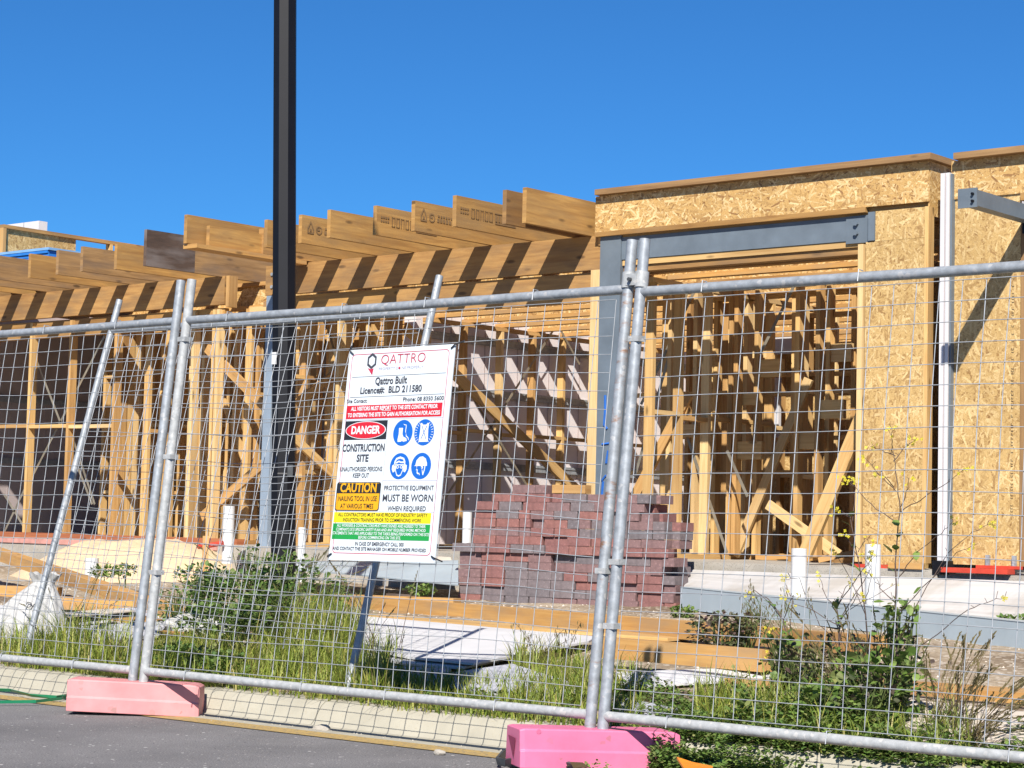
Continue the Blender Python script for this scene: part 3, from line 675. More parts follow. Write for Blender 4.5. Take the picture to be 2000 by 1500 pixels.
for x in (-7.32, -7.1):
    bx(hr, 'hold_down', M['galv'], x, x+.03, 14.44, 14.469, ZF+.05, ZF+.13)
#@@NEXT
# ------------------------------------------------------------------ temporary fence
LEAN = math.radians(6.3); FY, FZ = 6.845, .167                       # foot line of the fence, and how it leans back
LV = Vector((0, math.sin(LEAN), math.cos(LEAN)))
def fp(x, s, off=0.0): return Vector((x, FY+off, FZ))+LV*s+Vector((0, -math.cos(LEAN), math.sin(LEAN)))*0
def fence_panel(label, P, xl, xr, H, rails, off_l=0, wires=True, clips=(), group='temporary fence panels', bow=1.0, seed=0, mats=None, low=True, rp=.0242):
    """P(x, s) -> point on the panel plane, s metres up the posts"""
    rd = random.Random(seed)
    t = thing('temporary_fence', label, 'fence panel', tuple(P((xl+xr)/2, 0)), group)
    mats = mats or ('galv_white', 'galv')
    for x, m_, xt in ((xl, mats[0], off_l), (xr, mats[1], 0)):
        MB().tube([P(x, -.02 if low else -.22), P(x+xt*.5, H*.5), P(x+xt, H)], rp, 14).build('post', M[m_], t, smooth=True)
    for s_, nme, m_ in ((rails[1], 'top_rail', 'galv'), (rails[0], 'bottom_rail', 'galv_white'))[:2 if low else 1]:
        MB().tube([P(xl+.012, s_), P((xl+xr)/2, s_-.004), P(xr-.012, s_)], .0215, 14).build(nme, M[m_], t, smooth=True)
    n = Vector((0, -1, .11)).normalized()
    s0, s1 = rails[0]+.035, rails[1]-.045
    a = xl+.055; b_ = xr-.05
    nv = int(round((b_-a)/.1)); nh = int(round((s1-s0)/.081))
    ph = [rd.uniform(0, 6) for _ in range(6)]
    def Q(u, v):
        x = a+(b_-a)*u; s = s0+(s1-s0)*v
        e = math.sin(math.pi*u)*math.sin(math.pi*v)
        off = bow*(.035*math.sin(3.2*u+ph[0])*math.sin(2.6*v+ph[1])+.012*math.sin(9*u+ph[2]+3*v))*e
        dx = bow*(.018*math.sin(5*v+ph[3]+2*u))*e; ds = bow*(.016*math.sin(6*u+ph[4])+.006*math.sin(17*u+ph[5]))*math.sin(math.pi*min(1, max(0, v*.96+.02)))
        return P(x+dx, s+ds)+n*(.012+off)
    wm = MB()
    for i in range(nv+1):
        k = i/nv; wm.tube([Q(k, j/14) for j in range(15)], .0020, 5, cap=False)
    for j in range(nh+1):
        k = j/nh; wm.tube([Q(i/22, k)+n*.004 for i in range(23)], .0018, 5, cap=False)
    wm.build('mesh', M['wire'], t, smooth=True)
    for x, s in clips:
        c = P(x, s); MB().beam(c-Vector((.027, 0, 0)), c+Vector((.030, 0, 0)), .054, .024, (0, 0, 1)).build('tie_clip', M['galv_white'], t)
    for k in range(4):
        x = xl+(xr-xl)*(.15+.23*k)+rd.uniform(-.1, .1)
        for s_ in rails:
            c = P(x, s_); dr = LV*.027; nn = n*.027
            MB().tube([c+nn-dr*.9, c+nn*.9+dr*.9, c-nn*.3+dr*.95], .0028, 5).build('tie_wire', M['wire'], t)
    return t
clips = lambda x: [(x, .50), (x, 1.05), (x, 1.78)]
RB, RT = .055, 1.882
fence_panel('temporary fence panel with the white site sign hanging on its wire mesh', fp, -8.147, -5.273, 2.10, (RB, RT), clips=[(-8.147, .56), (-8.147, 1.16), (-8.147, 1.78), (-5.273, .66)], seed=3, mats=('galv_white', 'galv_rust'))
fence_panel('temporary fence panel with yellow-flowered weeds behind it, joined to the sign panel by a clamp', fp, -5.205, -2.33, 2.10, (RB, RT-.015), clips=[(-5.205, .70), (-5.205, .43), (-5.205, 1.66)], seed=5, bow=.6, mats=('galv', 'galv'))
fence_panel('temporary fence panel in front of the white sack, ending at the pink base', fp, -11.107, -8.232, 2.10, (RB, RT), seed=8, mats=('galv', 'galv'))
BL = Vector((0, math.sin(math.radians(15.7)), math.cos(math.radians(15.7))))
def bp(x, s):
    k = (x+10.02)/(-7.19+10.02)
    b0 = Vector((-10.02, 7.55, .33)).lerp(Vector((-7.19, 7.385, .29)), k); b0.x = x
    return b0+BL*s
fence_panel('second fence panel leaning back behind the front fence, mostly hidden by the sign', bp, -10.02, -7.19, 2.10, (.07, 1.90), seed=13, mats=('galv', 'galv'), bow=.8, low=False, rp=.0205)
# coupler at the tops of the two right posts
t = thing('fence_clamp', 'galvanised clamp joining two fence posts right of the sign', 'clamp', tuple(fp(-5.24, 1.90)))
for x in (-5.273, -5.205):
    MB().tube([fp(x, 1.885), fp(x, 1.90), fp(x, 1.945), fp(x, 1.955)], .031, 14).build('collar', M['galv_white'], t, smooth=True)
MB().beam(fp(-5.27, 1.92)+Vector((0, -.028, 0)), fp(-5.208, 1.92)+Vector((0, -.028, 0)), .012, .05, (0, 0, 1)).build('bridge', M['galv_white'], t)
MB().tube([fp(-5.239, 1.92)+Vector((0, -.05, 0)), fp(-5.239, 1.92)+Vector((0, .03, 0))], .009, 6).build('bolt', M['rubber'], t)
# moulded pink feet, set askew under the posts
def foot(label, c, ang, mat, L=.70, notch=True):
    t = thing('fence_block', label, 'fence foot', c, 'plastic fence feet')
    ca, sa = math.cos(ang), math.sin(ang)
    T = lambda x, y, z: Vector((c[0]+x*ca-y*sa, c[1]+x*sa+y*ca, c[2]+z+.010-.028*x))
    h, wt, wb = .160, .098, .112
    b = MB(); n = 16; rings = []
    def sec(x, hh, k):                              # cross-section at x, with a chamfered top edge
        return [T(x, -wb*k, 0), T(x, -(wb*.93+wt*.07)*k, hh*.44), T(x, -(wb*.93+wt*.07)*k+.007, hh*.465), T(x, -wt*k, hh*.975), T(x, -(wt-.005)*k, hh), T(x, (wt-.005)*k, hh), T(x, wt*k, hh*.975), T(x, wb*k, 0)]
    prof_ = [(-L/2-.02, .97, .97), (-L/2+.0, 1, 1), (-L/2+.02, 1, 1)]+[(-L/2+.02+(L-.04)*i/12, 1, 1) for i in range(1, 12)]+[(L/2-.03, 1, 1), (L/2, .98, 1), (L/2+.02, .92, .96)]
    S_ = [sec(x, h*a, k) for x, a, k in prof_]
    for A, B in zip(S_, S_[1:]):
        for i in range(8):
            j = (i+1) % 8; b.face([A[i], A[j], B[j], B[i]])
    b.face(S_[0]); b.face(S_[-1][::-1])
    body = b.build('foot_body', mat, t)
    bmm = bmesh.new(); bmm.from_mesh(body.data); bmesh.ops.remove_doubles(bmm, verts=bmm.verts, dist=1e-5); bmesh.ops.recalc_face_normals(bmm, faces=bmm.faces)
    bmm.to_mesh(body.data); bmm.free(); bevel(body, .006)
    if notch:
        b = MB(); x = -L/2-.0235
        b.face([T(x, .062, .118), T(x, -.045, .115), T(x, -.02, .03)]); b.build('hand_hole', M['pink_dk'], t)  # flat triangle with no depth; its dark colour stands for the recess's shade
        MB().tube([T(-L/2+.06, -wt-.004, .148), T(-L/2+.06, -wt+.02, .152)], .010, 8).build('lug', mat, t)
    return t
foot('pale faded pink plastic fence foot on the road edge, near the green strap', (-8.205, 6.85, .0), math.radians(41), M['pink'], .63, False)
foot('bright pink plastic fence foot with a triangular hand hole', (-5.245, 6.835, .0), math.radians(56), M['pink2'], .66, True)

# ------------------------------------------------------------------ the site sign, tied to the mesh
sg = bpy.data.objects.new('site_sign', None); COL.objects.link(sg)
tag(sg, 'white construction site sign with red, yellow and green bands tied to the fence', 'sign')
SW, SH = .684, 1.03
tl_ = onY(679, 684, 6.99); bl_ = onY(646, 1092, 6.883)
ey = LV.copy(); 
def on_fence(x, y, lift=.045):
    n_ = Vector((0, -math.cos(LEAN), math.sin(LEAN))); p_ = Vector((0, FY, FZ))+n_*lift
    v = ray(x, y); k = (p_-CAM).dot(n_)/v.dot(n_); return CAM+v*k
c_tl, c_tr, c_bl, c_br = on_fence(679, 685), on_fence(884, 672), on_fence(646, 1093), on_fence(854, 1100)
ex = ((c_tr-c_tl)+(c_br-c_bl)).normalized(); SW = ((c_tr-c_tl).length+(c_br-c_bl).length)/2
ey = ((c_tl-c_bl)+(c_tr-c_br)); SH = ey.length/2; ey.normalize(); ey = (ey-ex*ey.dot(ex)).normalized(); ez = ex.cross(ey)
cen = (c_tl+c_tr+c_bl+c_br)/4; org = cen-ex*SW/2-ey*SH/2
ms = Matrix.Identity(4)
for i in range(3): ms[i][0] = ex[i]; ms[i][1] = ey[i]; ms[i][2] = ez[i]; ms[i][3] = org[i]
sg.matrix_world = ms
def local(o, parent=sg): o.parent = parent; o.matrix_parent_inverse = Matrix.Identity(4); return o
sbd = MB(); sbd.box(0, SW, 0, SH, -.006, 0.0); board = bevel(sbd.build('board', M['signwhite'], sg), .002)
LAY = [0]
def flat(name, mat, polys, lvl=1):
    b = MB(); z = .0007*lvl
    for p in polys: b.face([(x, y, z) for x, y in p])
    return b.build(name, mat, sg)
PX = lambda u: u*SW
PY = lambda t: (1-t)*SH
def rect(u0, u1, t0, t1): return [(PX(u0), PY(t1)), (PX(u1), PY(t1)), (PX(u1), PY(t0)), (PX(u0), PY(t0))]
def rrect(u0, u1, t0, t1, r=.012):
    x0, x1, y0, y1 = PX(u0), PX(u1), PY(t1), PY(t0); o = []
    for cx, cy, a in ((x1-r, y0+r, -90), (x1-r, y1-r, 0), (x0+r, y1-r, 90), (x0+r, y0+r, 180)):
        for k in range(5):
            q = math.radians(a+22.5*k); o.append((cx+r*math.cos(q), cy+r*math.sin(q)))
    return o
def ell(cx, cy, rx, ry=None, n=36): ry = ry or rx; return [(cx+rx*math.cos(2*math.pi*k/n), cy+ry*math.sin(2*math.pi*k/n)) for k in range(n)]
def ring(outer, inner): return [[outer[k], outer[(k+1) % len(outer)], inner[(k+1) % len(inner)], inner[k]] for k in range(len(outer))]
def text(s, u, t, width, cap, mat, lvl=3, bold=0.0, shear=0.0):
    cu = bpy.data.curves.new('lettering', 'FONT'); cu.body = s; cu.align_x = 'CENTER'; cu.align_y = 'CENTER'
    cu.offset = bold+(.012 if mat.name == 'dark_grey_ink' else 0); cu.resolution_u = 3; cu.shear = shear; cu.size = 1.0
    o = bpy.data.objects.new('lettering', cu); COL.objects.link(o)
    bpy.context.view_layer.update()
    wd, hh = o.dimensions.x, (.73 if s.upper() == s or True else .73)
    cu.materials.append(mat); local(o)
    o.location = (PX(u), PY(t), .0007*lvl); o.scale = (width/max(wd, .01), cap/.70, 1)
    return o
K = 1.0
flat('border_line', M['red_line'], ring(rrect(.03, .955, .022, .968, .02), rrect(.0345, .9505, .0252, .9648, .018)))
# logo: six-sided ring with a red tail
hx = [(math.sin(math.radians(60*k)), math.cos(math.radians(60*k))) for k in range(6)]
cx, cy, R_ = PX(.229), PY(.058), .0355
O = [(cx+x*R_*.95, cy+y*R_*1.12) for x, y in hx]; I = [(cx+x*R_*.62, cy+y*R_*.72) for x, y in hx]
lg = flat('logo', M['grey_ink'], ring(O, I))
flat('logo_tail', M['red_line'], [[O[3], (cx+R_*.45, cy-R_*1.0), (cx+R_*.30, cy-R_*1.95), (cx-R_*.62, cy-R_*.95)]], 2)
text('QATTRO', .53, .056, .283, .046, M['red_line'], bold=-.012, shear=.0)
text('PROPERTY D   NE PROPERLY', .515, .098, .285, .013, M['lilac_ink'], bold=-.005)
flat('logo_dot', M['red_line'], [ell(PX(.503), PY(.098), .006)], 3)
for nme, t_ in (('rule_line', .131), ('rule_line', .228)): flat(nme, M['grey_ink'], [rect(.05, .94, t_, t_+.0022)])
text('Qattro Built', .434, .157, .205, .034, M['grey_ink'], bold=.012)
text('Licence#:  BLD 211580', .438, .2, .395, .031, M['grey_ink'], bold=.012)
text('Site Contact:', .124, .248, .134, .018, M['grey_ink'])
text('Phone: 08 8350 5600', .755, .249, .255, .019, M['grey_ink'])
flat('red_band', M['red_ink'], [rect(.028, .936, .269, .333)])
text('ALL VISITORS MUST REPORT TO THE SITE CONTACT PRIOR', .485, .286, .555, .0185, M['white_ink'], bold=.03)
text('TO ENTERING THE SITE TO GAIN AUTHORISATION FOR ACCESS', .485, .316, .590, .0185, M['white_ink'], bold=.03)
flat('underline', M['white_ink'], [rect(.375, .46, .2975, .2992)], 3)
flat('danger_panel', M['ink'], [rect(.032, .44, .343, .433)])
ec = (PX(.236), PY(.388))
flat('danger_rim', M['white_ink'], [ell(*ec, .132, .0425)], 2)
flat('danger_oval', M['red_ink'], [ell(*ec, .127, .0395)], 3)
text('DANGER', .236, .389, .188, .036, M['white_ink'], 4, .035)
flat('frame_line', M['lilac_ink'], ring(rect(.018, .955, .337, .772), rect(.0205, .9525, .3385, .7705))+[rect(.447, .45, .34, .77)]+[rect(.45, .95, .626, .628)])
text('CONSTRUCTION', .234, .473, .275, .034, M['grey_ink'], bold=.018)
text('SITE', .235, .522, .078, .033, M['grey_ink'], bold=.018)
text('UNAUTHORISED PERSONS', .23, .573, .275, .021, M['grey_ink'])
text('KEEP OUT', .235, .603, .105, .021, M['grey_ink'])
flat('caution_panel', M['amb_ink'], [rrect(.014, .435, .636, .766)])
flat('caution_rim', M['ink'], ring(rrect(.012, .438, .634, .768), rrect(.018, .431, .638, .764)), 2)
flat('caution_header', M['ink'], [rect(.014, .436, .640, .686)], 2)
text('CAUTION', .226, .662, .236, .042, M['amb_ink'], 4, .03)
text('NAILING TOOL IN USE', .226, .712, .250, .023, M['ink'], 4, .004)
text('AT VARIOUS TIMES', .226, .747, .215, .022, M['ink'], 4, .004)
text('PROTECTIVE EQUIPMENT', .70, .662, .31, .021, M['grey_ink'])
text('MUST BE WORN', .70, .709, .315, .032, M['grey_ink'], bold=.002)
text('WHEN REQUIRED', .70, .757, .24, .022, M['grey_ink'])
flat('yellow_band', M['yel_ink'], [rect(.012, .93, .775, .824)])
text('ALL CONTRACTORS MUST HAVE PROOF OF INDUSTRY SAFETY', .475, .787, .57, .0165, M['ink'], bold=.006)
text('INDUCTION TRAINING PRIOR TO COMMENCING WORK', .475, .811, .50, .0165, M['ink'], bold=.006)
flat('green_band', M['grn_ink'], [rect(.012, .93, .828, .902)])
for k, (s_, w_) in enumerate((('ALL WORKERS & CONTRACTORS MUST HAVE SIGNED AND AGREED TO THEIR', .565), ("COMPANY'S SITE SPECIFIC SAFETY PLAN AND ANY REQUIRED WORK METHOD", .57), ('STATEMENTS THAT ARE APPLICABLE TO THE TASKS BEING PERFORMED ON THIS SITE', .615), ('BEFORE COMMENCING ON THIS SITE.', .27))):
    text(s_, .472, .838+.0182*k, w_, .0135, M['white_ink'], bold=.014)
text('IN CASE OF EMERGENCY CALL 000', .475, .922, .31, .017, M['grey_ink'], bold=.004)
text('AND CONTACT THE SITE MANAGER ON MOBILE NUMBER PROVIDED', .475, .9455, .595, .0155, M['grey_ink'], bold=.004)
# pictograms
RC = .0615
cs = [(PX(.594), PY(.405)), (PX(.792), PY(.405)), (PX(.594), PY(.56)), (PX(.794), PY(.56))]
for c in cs: flat('blue_disc', M['blu_ink'], [ell(*c, RC)])
sc = lambda c, pts: [(c[0]+x*RC, c[1]+y*RC) for x, y in pts]
flat('boot_symbol', M['white_ink'], [sc(cs[0], [(-.42, .38), (-.02, .38), (-.02, -.1), (.1, -.3), (.42, -.42), (.5, -.62), (.18, -.68), (-.02, -.62), (-.12, -.68), (-.45, -.68), (-.47, -.5), (-.40, -.1)])]
     + [sc(cs[0], [(.0, .68), (.34, .60), (.34, .54), (.06, .60)]), sc(cs[0], [(.34, .6), (.27, .58), (.24, .1), (.31, .1)]), sc(cs[0], [(.31, .1), (.24, .1), (.42, -.22), (.62, -.36), (.70, -.55), (.64, -.57), (.56, -.40), (.36, -.28)])], 2)
vest = flat('vest_symbol', M['white_ink'], [sc(cs[1], [(-.42, .68), (-.30, .72), (-.16, .58), (.16, .58), (.30, .72), (.42, .68), (.40, .2), (.46, -.55), (.46, -.72), (-.46, -.72), (-.46, -.55), (-.40, .2)])]
     + [sc(cs[1], [(.93*math.cos(a), .93*math.sin(a)), (.72*math.cos(a), .72*math.sin(a)), (.72*math.cos(a+.05), .72*math.sin(a+.05)), (.93*math.cos(a+.05), .93*math.sin(a+.05))]) for k in range(18) for a in [(-55+110*k/8 if k < 9 else 125+110*(k-9)/8)*math.pi/180]], 2)
flat('vest_cross', M['blu_ink'], [sc(cs[1], p) for p in ([(-.28, .5), (-.22, .5), (.28, -.5), (.22, -.5)], [(.28, .5), (.22, .5), (-.28, -.5), (-.22, -.5)])], 3)
hd = [(-.58, .0), (-.56, .36), (-.4, .62), (0, .74), (.4, .62), (.56, .36), (.58, .0)]
flat('head_symbol', M['white_ink'], [sc(cs[2], hd+[(.45, .0), (.44, .33), (.3, .5), (0, .58), (-.3, .5), (-.44, .33), (-.45, .0)]), sc(cs[2], [(-.75, .05), (-.5, .18), (-.42, -.1), (-.46, -.42), (-.62, -.48), (-.76, -.25)]), sc(cs[2], [(.75, .05), (.5, .18), (.42, -.1), (.46, -.42), (.62, -.48), (.76, -.25)]),
     sc(cs[2], [(-.42, .30), (-.1, .42), (.1, .34), (.42, .36), (.40, .22), (.1, .24), (-.1, .30), (-.38, .18)])]
     + ring(sc(cs[2], [(-.42, .14), (.42, .14), (.42, -.3), (.22, -.72), (0, -.80), (-.22, -.72), (-.42, -.3)]), sc(cs[2], [(-.34, .08), (.34, .08), (.34, -.3), (.18, -.63), (0, -.7), (-.18, -.63), (-.34, -.3)]))
     + ring(ell(cs[2][0]-.2*RC, cs[2][1]-.06*RC, .15*RC, .13*RC, 12), ell(cs[2][0]-.2*RC, cs[2][1]-.06*RC, .09*RC, .07*RC, 12)) + ring(ell(cs[2][0]+.2*RC, cs[2][1]-.06*RC, .15*RC, .13*RC, 12), ell(cs[2][0]+.2*RC, cs[2][1]-.06*RC, .09*RC, .07*RC, 12)), 2)
flat('helmet_symbol', M['white_ink'], [sc(cs[3], [(-.72, .0), (-.58, .05), (-.5, .42), (-.22, .68), (.1, .72), (.42, .55), (.58, .2), (.6, .0)]),
     sc(cs[3], [(-.45, .0), (-.38, .0), (-.40, -.15), (-.47, -.32), (-.36, -.34), (-.38, -.5), (-.3, -.62), (-.15, -.6), (-.1, -.72), (-.04, -.66), (-.12, -.52), (-.26, -.52), (-.30, -.42), (-.28, -.26), (-.38, -.28)]),
     sc(cs[3], [(.36, .0), (.45, .0), (.42, -.3), (.3, -.7), (.22, -.68), (.12, -.3), (.17, -.28), (.26, -.5), (.34, -.25)]), sc(cs[3], [(.0, -.02), (.2, -.02), (.22, -.16), (.1, -.26), (.06, -.2), (.14, -.12), (.0, -.1)])], 2)
for (x, y, d1, d2) in ((.03, SH-.022, -.05, .05), (SW-.02, SH-.02, .05, .04), (.02, .03, -.04, -.03), (SW-.02, .03, .04, -.02)):
    MB().tube([(x, y, .004), (x+d1*.5, y+d2*.4, .008), (x+d1, y+d2, -.03)], .0035, 6).build('cable_tie', M['ink'], sg)

# ------------------------------------------------------------------ black lamp post
LPc = onZ(553, 1135, .29); LPY = 10.6
c0 = onY(555, 1000, LPY); wdt = (onY(576, 800, LPY)-onY(536, 800, LPY)).dot(_R)
lp = thing('lamp_post', 'tall black lamp post rising past the top of the picture', 'lamp post', (c0.x, LPY, .28))
rr = wdt/2/math.cos(math.pi/8)*1.0
def octo(x, y, z, r_, a0): return [Vector((x+r_*math.cos(a0+k*math.pi/4), y+r_*math.sin(a0+k*math.pi/4), z)) for k in range(8)]
b = MB(); A = None
lt = onY(557, 0, LPY); lb = onY(553.5, 1100, LPY); lk = (lt.x-lb.x)/(lt.z-lb.z); c0.x = lb.x+(.2-lb.z)*lk
for z, r_ in ((.2, rr*1.06), (1.35, rr*1.04), (1.36, rr*1.0), (6.5, rr*.97)):
    B = octo(c0.x+(z-.2)*lk, LPY, z, r_, YAW+math.pi/8)
    if A:
        for i in range(8): b.face([A[i], A[(i+1) % 8], B[(i+1) % 8], B[i]])
    A = B
b.face(A); b.build('pole', M['black'], lp)
n2 = Vector((math.sin(YAW), -math.cos(YAW), 0)); ctr = Vector((c0.x, LPY, 0))
def plate(nm, m_, z0, z1, hw, sh=0.0, outn=.004):
    c_ = ctr+n2*(rr*1.04*math.cos(math.pi/8)+outn)+_R0*sh
    MB().beam(c_+Vector((0, 0, z0)), c_+Vector((0, 0, z1)), hw*2, .004, n2).build(nm, m_, lp)
plate('access_door', M['black'], .62, 1.22, .028, 0, .003)
plate('sticker', M['rubber'], 1.33, 1.42, .02, .025, .003)
sk = onY(538, 700, LPY-.1)
MB().box(sk.x-.02, sk.x+.025, sk.y-.02, sk.y-.012, sk.z-.045, sk.z+.045).build('tag', M['pvc'], lp)
c0.x += 6.3*lk
MB().tube([(c0.x, LPY, 6.4), (c0.x, LPY, 7.0), (c0.x+.4, LPY-.4, 7.25), (c0.x+1.1, LPY-1.1, 7.35)], .04, 8).build('arm', M['black'], lp)
MB().box(c0.x+1.0, c0.x+1.5, LPY-1.5, LPY-1.1, 7.30, 7.40).build('lamp_head', M['black'], lp)
#@@NEXT
# ------------------------------------------------------------------ things lying on the site
def G(px, py, dz=0.0):
    """where the line of sight meets the ground"""
    v = ray(px, py); lo, hi = 5.0, 40.0
    for _ in range(60):
        m_ = (lo+hi)/2; p_ = CAM+v*(m_/v.y)
        if p_.z > gz(p_.x, p_.y)+dz: lo = m_
        else: hi = m_
    return CAM+v*(lo/v.y)
def on_ground(x, y, dz=0.0): return Vector((x, y, gz(x, y)+dz))
def solo(o, label, cat, group=None): return tag(o, label, cat, group)
# pavers: one mesh per colour, copied brick by brick
protos = []
for k, m_ in enumerate(M['brick']):
    b = MB(); b.box(-.114, .114, -.054, .054, 0, .0715); o = bevel(b.build('paving_brick', m_), .003, 1); protos.append(o)
BLAB = ['dark red paving brick laid in the big stack behind the clamp posts', 'orange-red paving brick laid in the big stack behind the clamp posts', 'plum coloured paving brick laid in the big stack behind the clamp posts',
        'purple-grey paving brick laid in the big stack behind the clamp posts', 'slate grey paving brick laid in the big stack behind the clamp posts']
for o, l in zip(protos, BLAB): tag(o, l, 'brick', 'paving bricks in the stack')
BA = math.radians(7); be = Vector((math.cos(BA), math.sin(BA), 0)); bn = Vector((-math.sin(BA), math.cos(BA), 0))
B0 = onY(893, 1180, 13.46); B0.z = .335
rows = [(5, 1730), (5, 1730), (0, 1730), (0, 1705), (0, 1700), (-5, 1700), (-48, 1690), (120, 1685), (120, 1685), (120, 1685), (110, 1550), (135, 1550), (270, 1550), (440, 738)]
v_ = ray(1316, 1180); dB = B0-CAM; sc_ = -(dB.x*v_.y-dB.y*v_.x)/(be.x*v_.y-be.y*v_.x)/1740
rb = random.Random(4); used = set(); PITCH_B = .0735
clus = lambda s, r_: .5+.5*math.sin(s*2.3+r_*.55)*math.cos(s*1.1-r_*.9)
for r_, (a, b_) in enumerate(rows):
    for lay in (0, 1):
        s = a*sc_; end = b_*sc_; s += 0 if lay == 0 else .05
        while s < end-.06:
            header = rb.random() < (.22 if lay == 0 else .35); L_ = .110 if header else .2305
            if s+L_ > end+.03: header = True; L_ = .110
            if lay == 0 and r_ not in (6,) and rb.random() < .03 and s > a*sc_+.2: s += .06
            c = clus(s, r_)*.55+.2+rb.uniform(-.38, .38)
            k = (0 if c < .25 else 1 if c < .42 else 2 if c < .62 else 3 if c < .88 else 4)
            o = protos[k]
            if k in used: o = protos[k].copy(); COL.objects.link(o)
            used.add(k)
            dep = .06+(.125 if lay else 0)+(rb.uniform(-.004, .006) if rb.random() < .85 else rb.uniform(.015, .04))
            if header: dep += .055*(1 if lay == 0 else 1.2)
            if r_ == 6 and lay == 0: dep -= .02
            p_ = B0+be*(s+L_/2)+bn*dep
            o.location = (p_.x, p_.y, B0.z+r_*PITCH_B+rb.uniform(-.001, .002))
            o.rotation_euler = (0, 0, BA+(math.pi/2 if header else 0)+rb.uniform(-.02, .02))
            s += L_+.004+(rb.uniform(0, .012))
tz = B0.z+13*PITCH_B
p_ = B0+be*(750*sc_)+bn*.09
o = MB().beam(p_+Vector((0, 0, PITCH_B+.0375)), p_+be*.33+Vector((0, 0, PITCH_B+.0375)), .1, .072).build('timber_offcut', M['stud']); o.location.z = tz-B0.z-PITCH_B+.003
solo(o, 'pale timber offcut lying on top of the brick stack', 'offcut')
# timbers
def plank(p0, p1, w_, h_, label, mat='plank', name='timber_plank'):
    return solo(bevel(MB().beam(p0, p1, w_, h_).build(name, M[mat]), .004, 1), label, 'timber', 'loose timbers on the ground')
V = Vector
plank(onY(622, 1171, 12.2), G(1722, 1262, .075), .10, .115, 'longest orange timber, lying in front of the brick stack and past it')
plank(G(615, 1166, .05), G(893, 1176, .05), .14, .06, 'short timber lying behind the long one, left of the brick stack')
plank(G(1178, 1264, .11), G(1500, 1291, .11), .10, .11, 'thick yellow timber lying right of the clamp posts')
plank(G(720, 1203, .02), G(1330, 1248, .02), .30, .02, 'flat plywood strip lying under the long orange timber', 'stud')
plank(onY(-60, 1062, 12.4), G(345, 1200, .06), .12, .10, 'timber sloping down to the right behind the white sack')
plank(G(-60, 1152, .06), G(118, 1158, .06), .12, .09, 'timber lying level behind the white sack')
plank(G(100, 1176, .07), G(345, 1190, .05), .16, .09, 'timber lying level between sand pile and sack, right end')
plank(G(175, 1196, .05), G(335, 1222, .05), .10, .06, 'thin timber wedged under the sloping one')
plank(G(1600, 1332, .03), G(2120, 1368, .03), .30, .05, 'wide pale plank lying at the right edge under the seed grass', 'plank')
plank(onY(402, 1048, 13.6), onY(400, 1118, 13.55), .06, .06, 'short upright timber peg between fence post and bush', 'stud')
plank(G(1255, 1232, .02), G(1345, 1240, .02), .05, .03, 'small timber offcut on the ground under the brick stack', 'stud')
# sheets
def sheet(pts, t, label, mat='sheet', name='building_sheet'):
    o = MB().slab(pts, t).build(name, M[mat]); return solo(o, label, 'sheet', 'loose building sheets')
sheet([G(664, 1199, .09), G(1165, 1243, .06), G(1150, 1252, .06), G(925, 1295, .06), G(800, 1283, .05), G(712, 1266, .06)], .012, 'large white sheet lying behind the sign panel of the fence')
sheet([G(700, 1230, .05), G(1120, 1258, .03), G(905, 1303, .035), G(790, 1296, .03), G(690, 1272, .04)], .012, 'white sheet lying just under the large one')
sheet([G(720, 1298, .05), G(880, 1306, .05), G(860, 1336, .02), G(730, 1326, .02)], .012, 'grey sheet in the grass below the large white one', 'sheet_grey')
sheet([G(890, 1312, .05), G(1000, 1296, .07), G(1160, 1346, .03), G(1010, 1366, .02), G(880, 1340, .03)], .012, 'pale grey sheet with a corner pointing right, in the grass', 'sheet_grey')
sheet([G(1205, 1312, .05), G(1505, 1302, .05), G(1530, 1322, .03), G(1215, 1342, .03)], .012, 'white sheet lying under the thick yellow timber')
sheet([G(1215, 1362, .03), G(1330, 1384, .02), G(1280, 1398, .02), G(1208, 1395, .02)], .010, 'small grey sheet beside the clamp post foot', 'sheet_grey')
sheet([G(-80, 1172, .06), G(335, 1222, .03), G(330, 1236, .03), G(-80, 1212, .05)], .012, 'white printed sheet lying behind the white sack')
sheet([G(75, 1228, .10), G(330, 1212, .08), G(310, 1242, .03), G(110, 1256, .03)], .012, 'crumpled grey sheet right of the white sack', 'sheet_grey')
sheet([G(1580, 1345, .05), G(2100, 1400, .10), G(2100, 1455, .04), G(1850, 1440, .03), G(1640, 1385, .03)], .015, 'cream board lying at the right edge behind the seed grass', 'pale')
sheet([G(1800, 1420, .02), G(2080, 1405, .05), G(2080, 1480, .03), G(1800, 1475, .02)], .015, 'pale board lying lowest at the right edge', 'pale')
sheet([onY(1338, 1112, 14.32), onY(1690, 1131, 14.32), onY(2140, 1140, 14.28), onY(2140, 1222, 13.45), onY(1880, 1213, 13.5), onY(1338, 1163, 13.6)], .02, 'long white board propped on the slab edge right of the bricks', 'board')
sheet([onY(575, 1098, 13.9), onY(895, 1094, 13.9), onY(895, 1142, 13.2), onY(700, 1122, 13.25), onY(575, 1112, 13.3)], .012, 'blue-grey metal sheet left of the brick stack', 'chan')
sheet([onY(880, 1088, 14.2), onY(760, 1082, 14.3), onY(740, 1096, 14.0), onY(890, 1118, 13.8)], .02, 'cream board between sign and brick stack', 'pale')
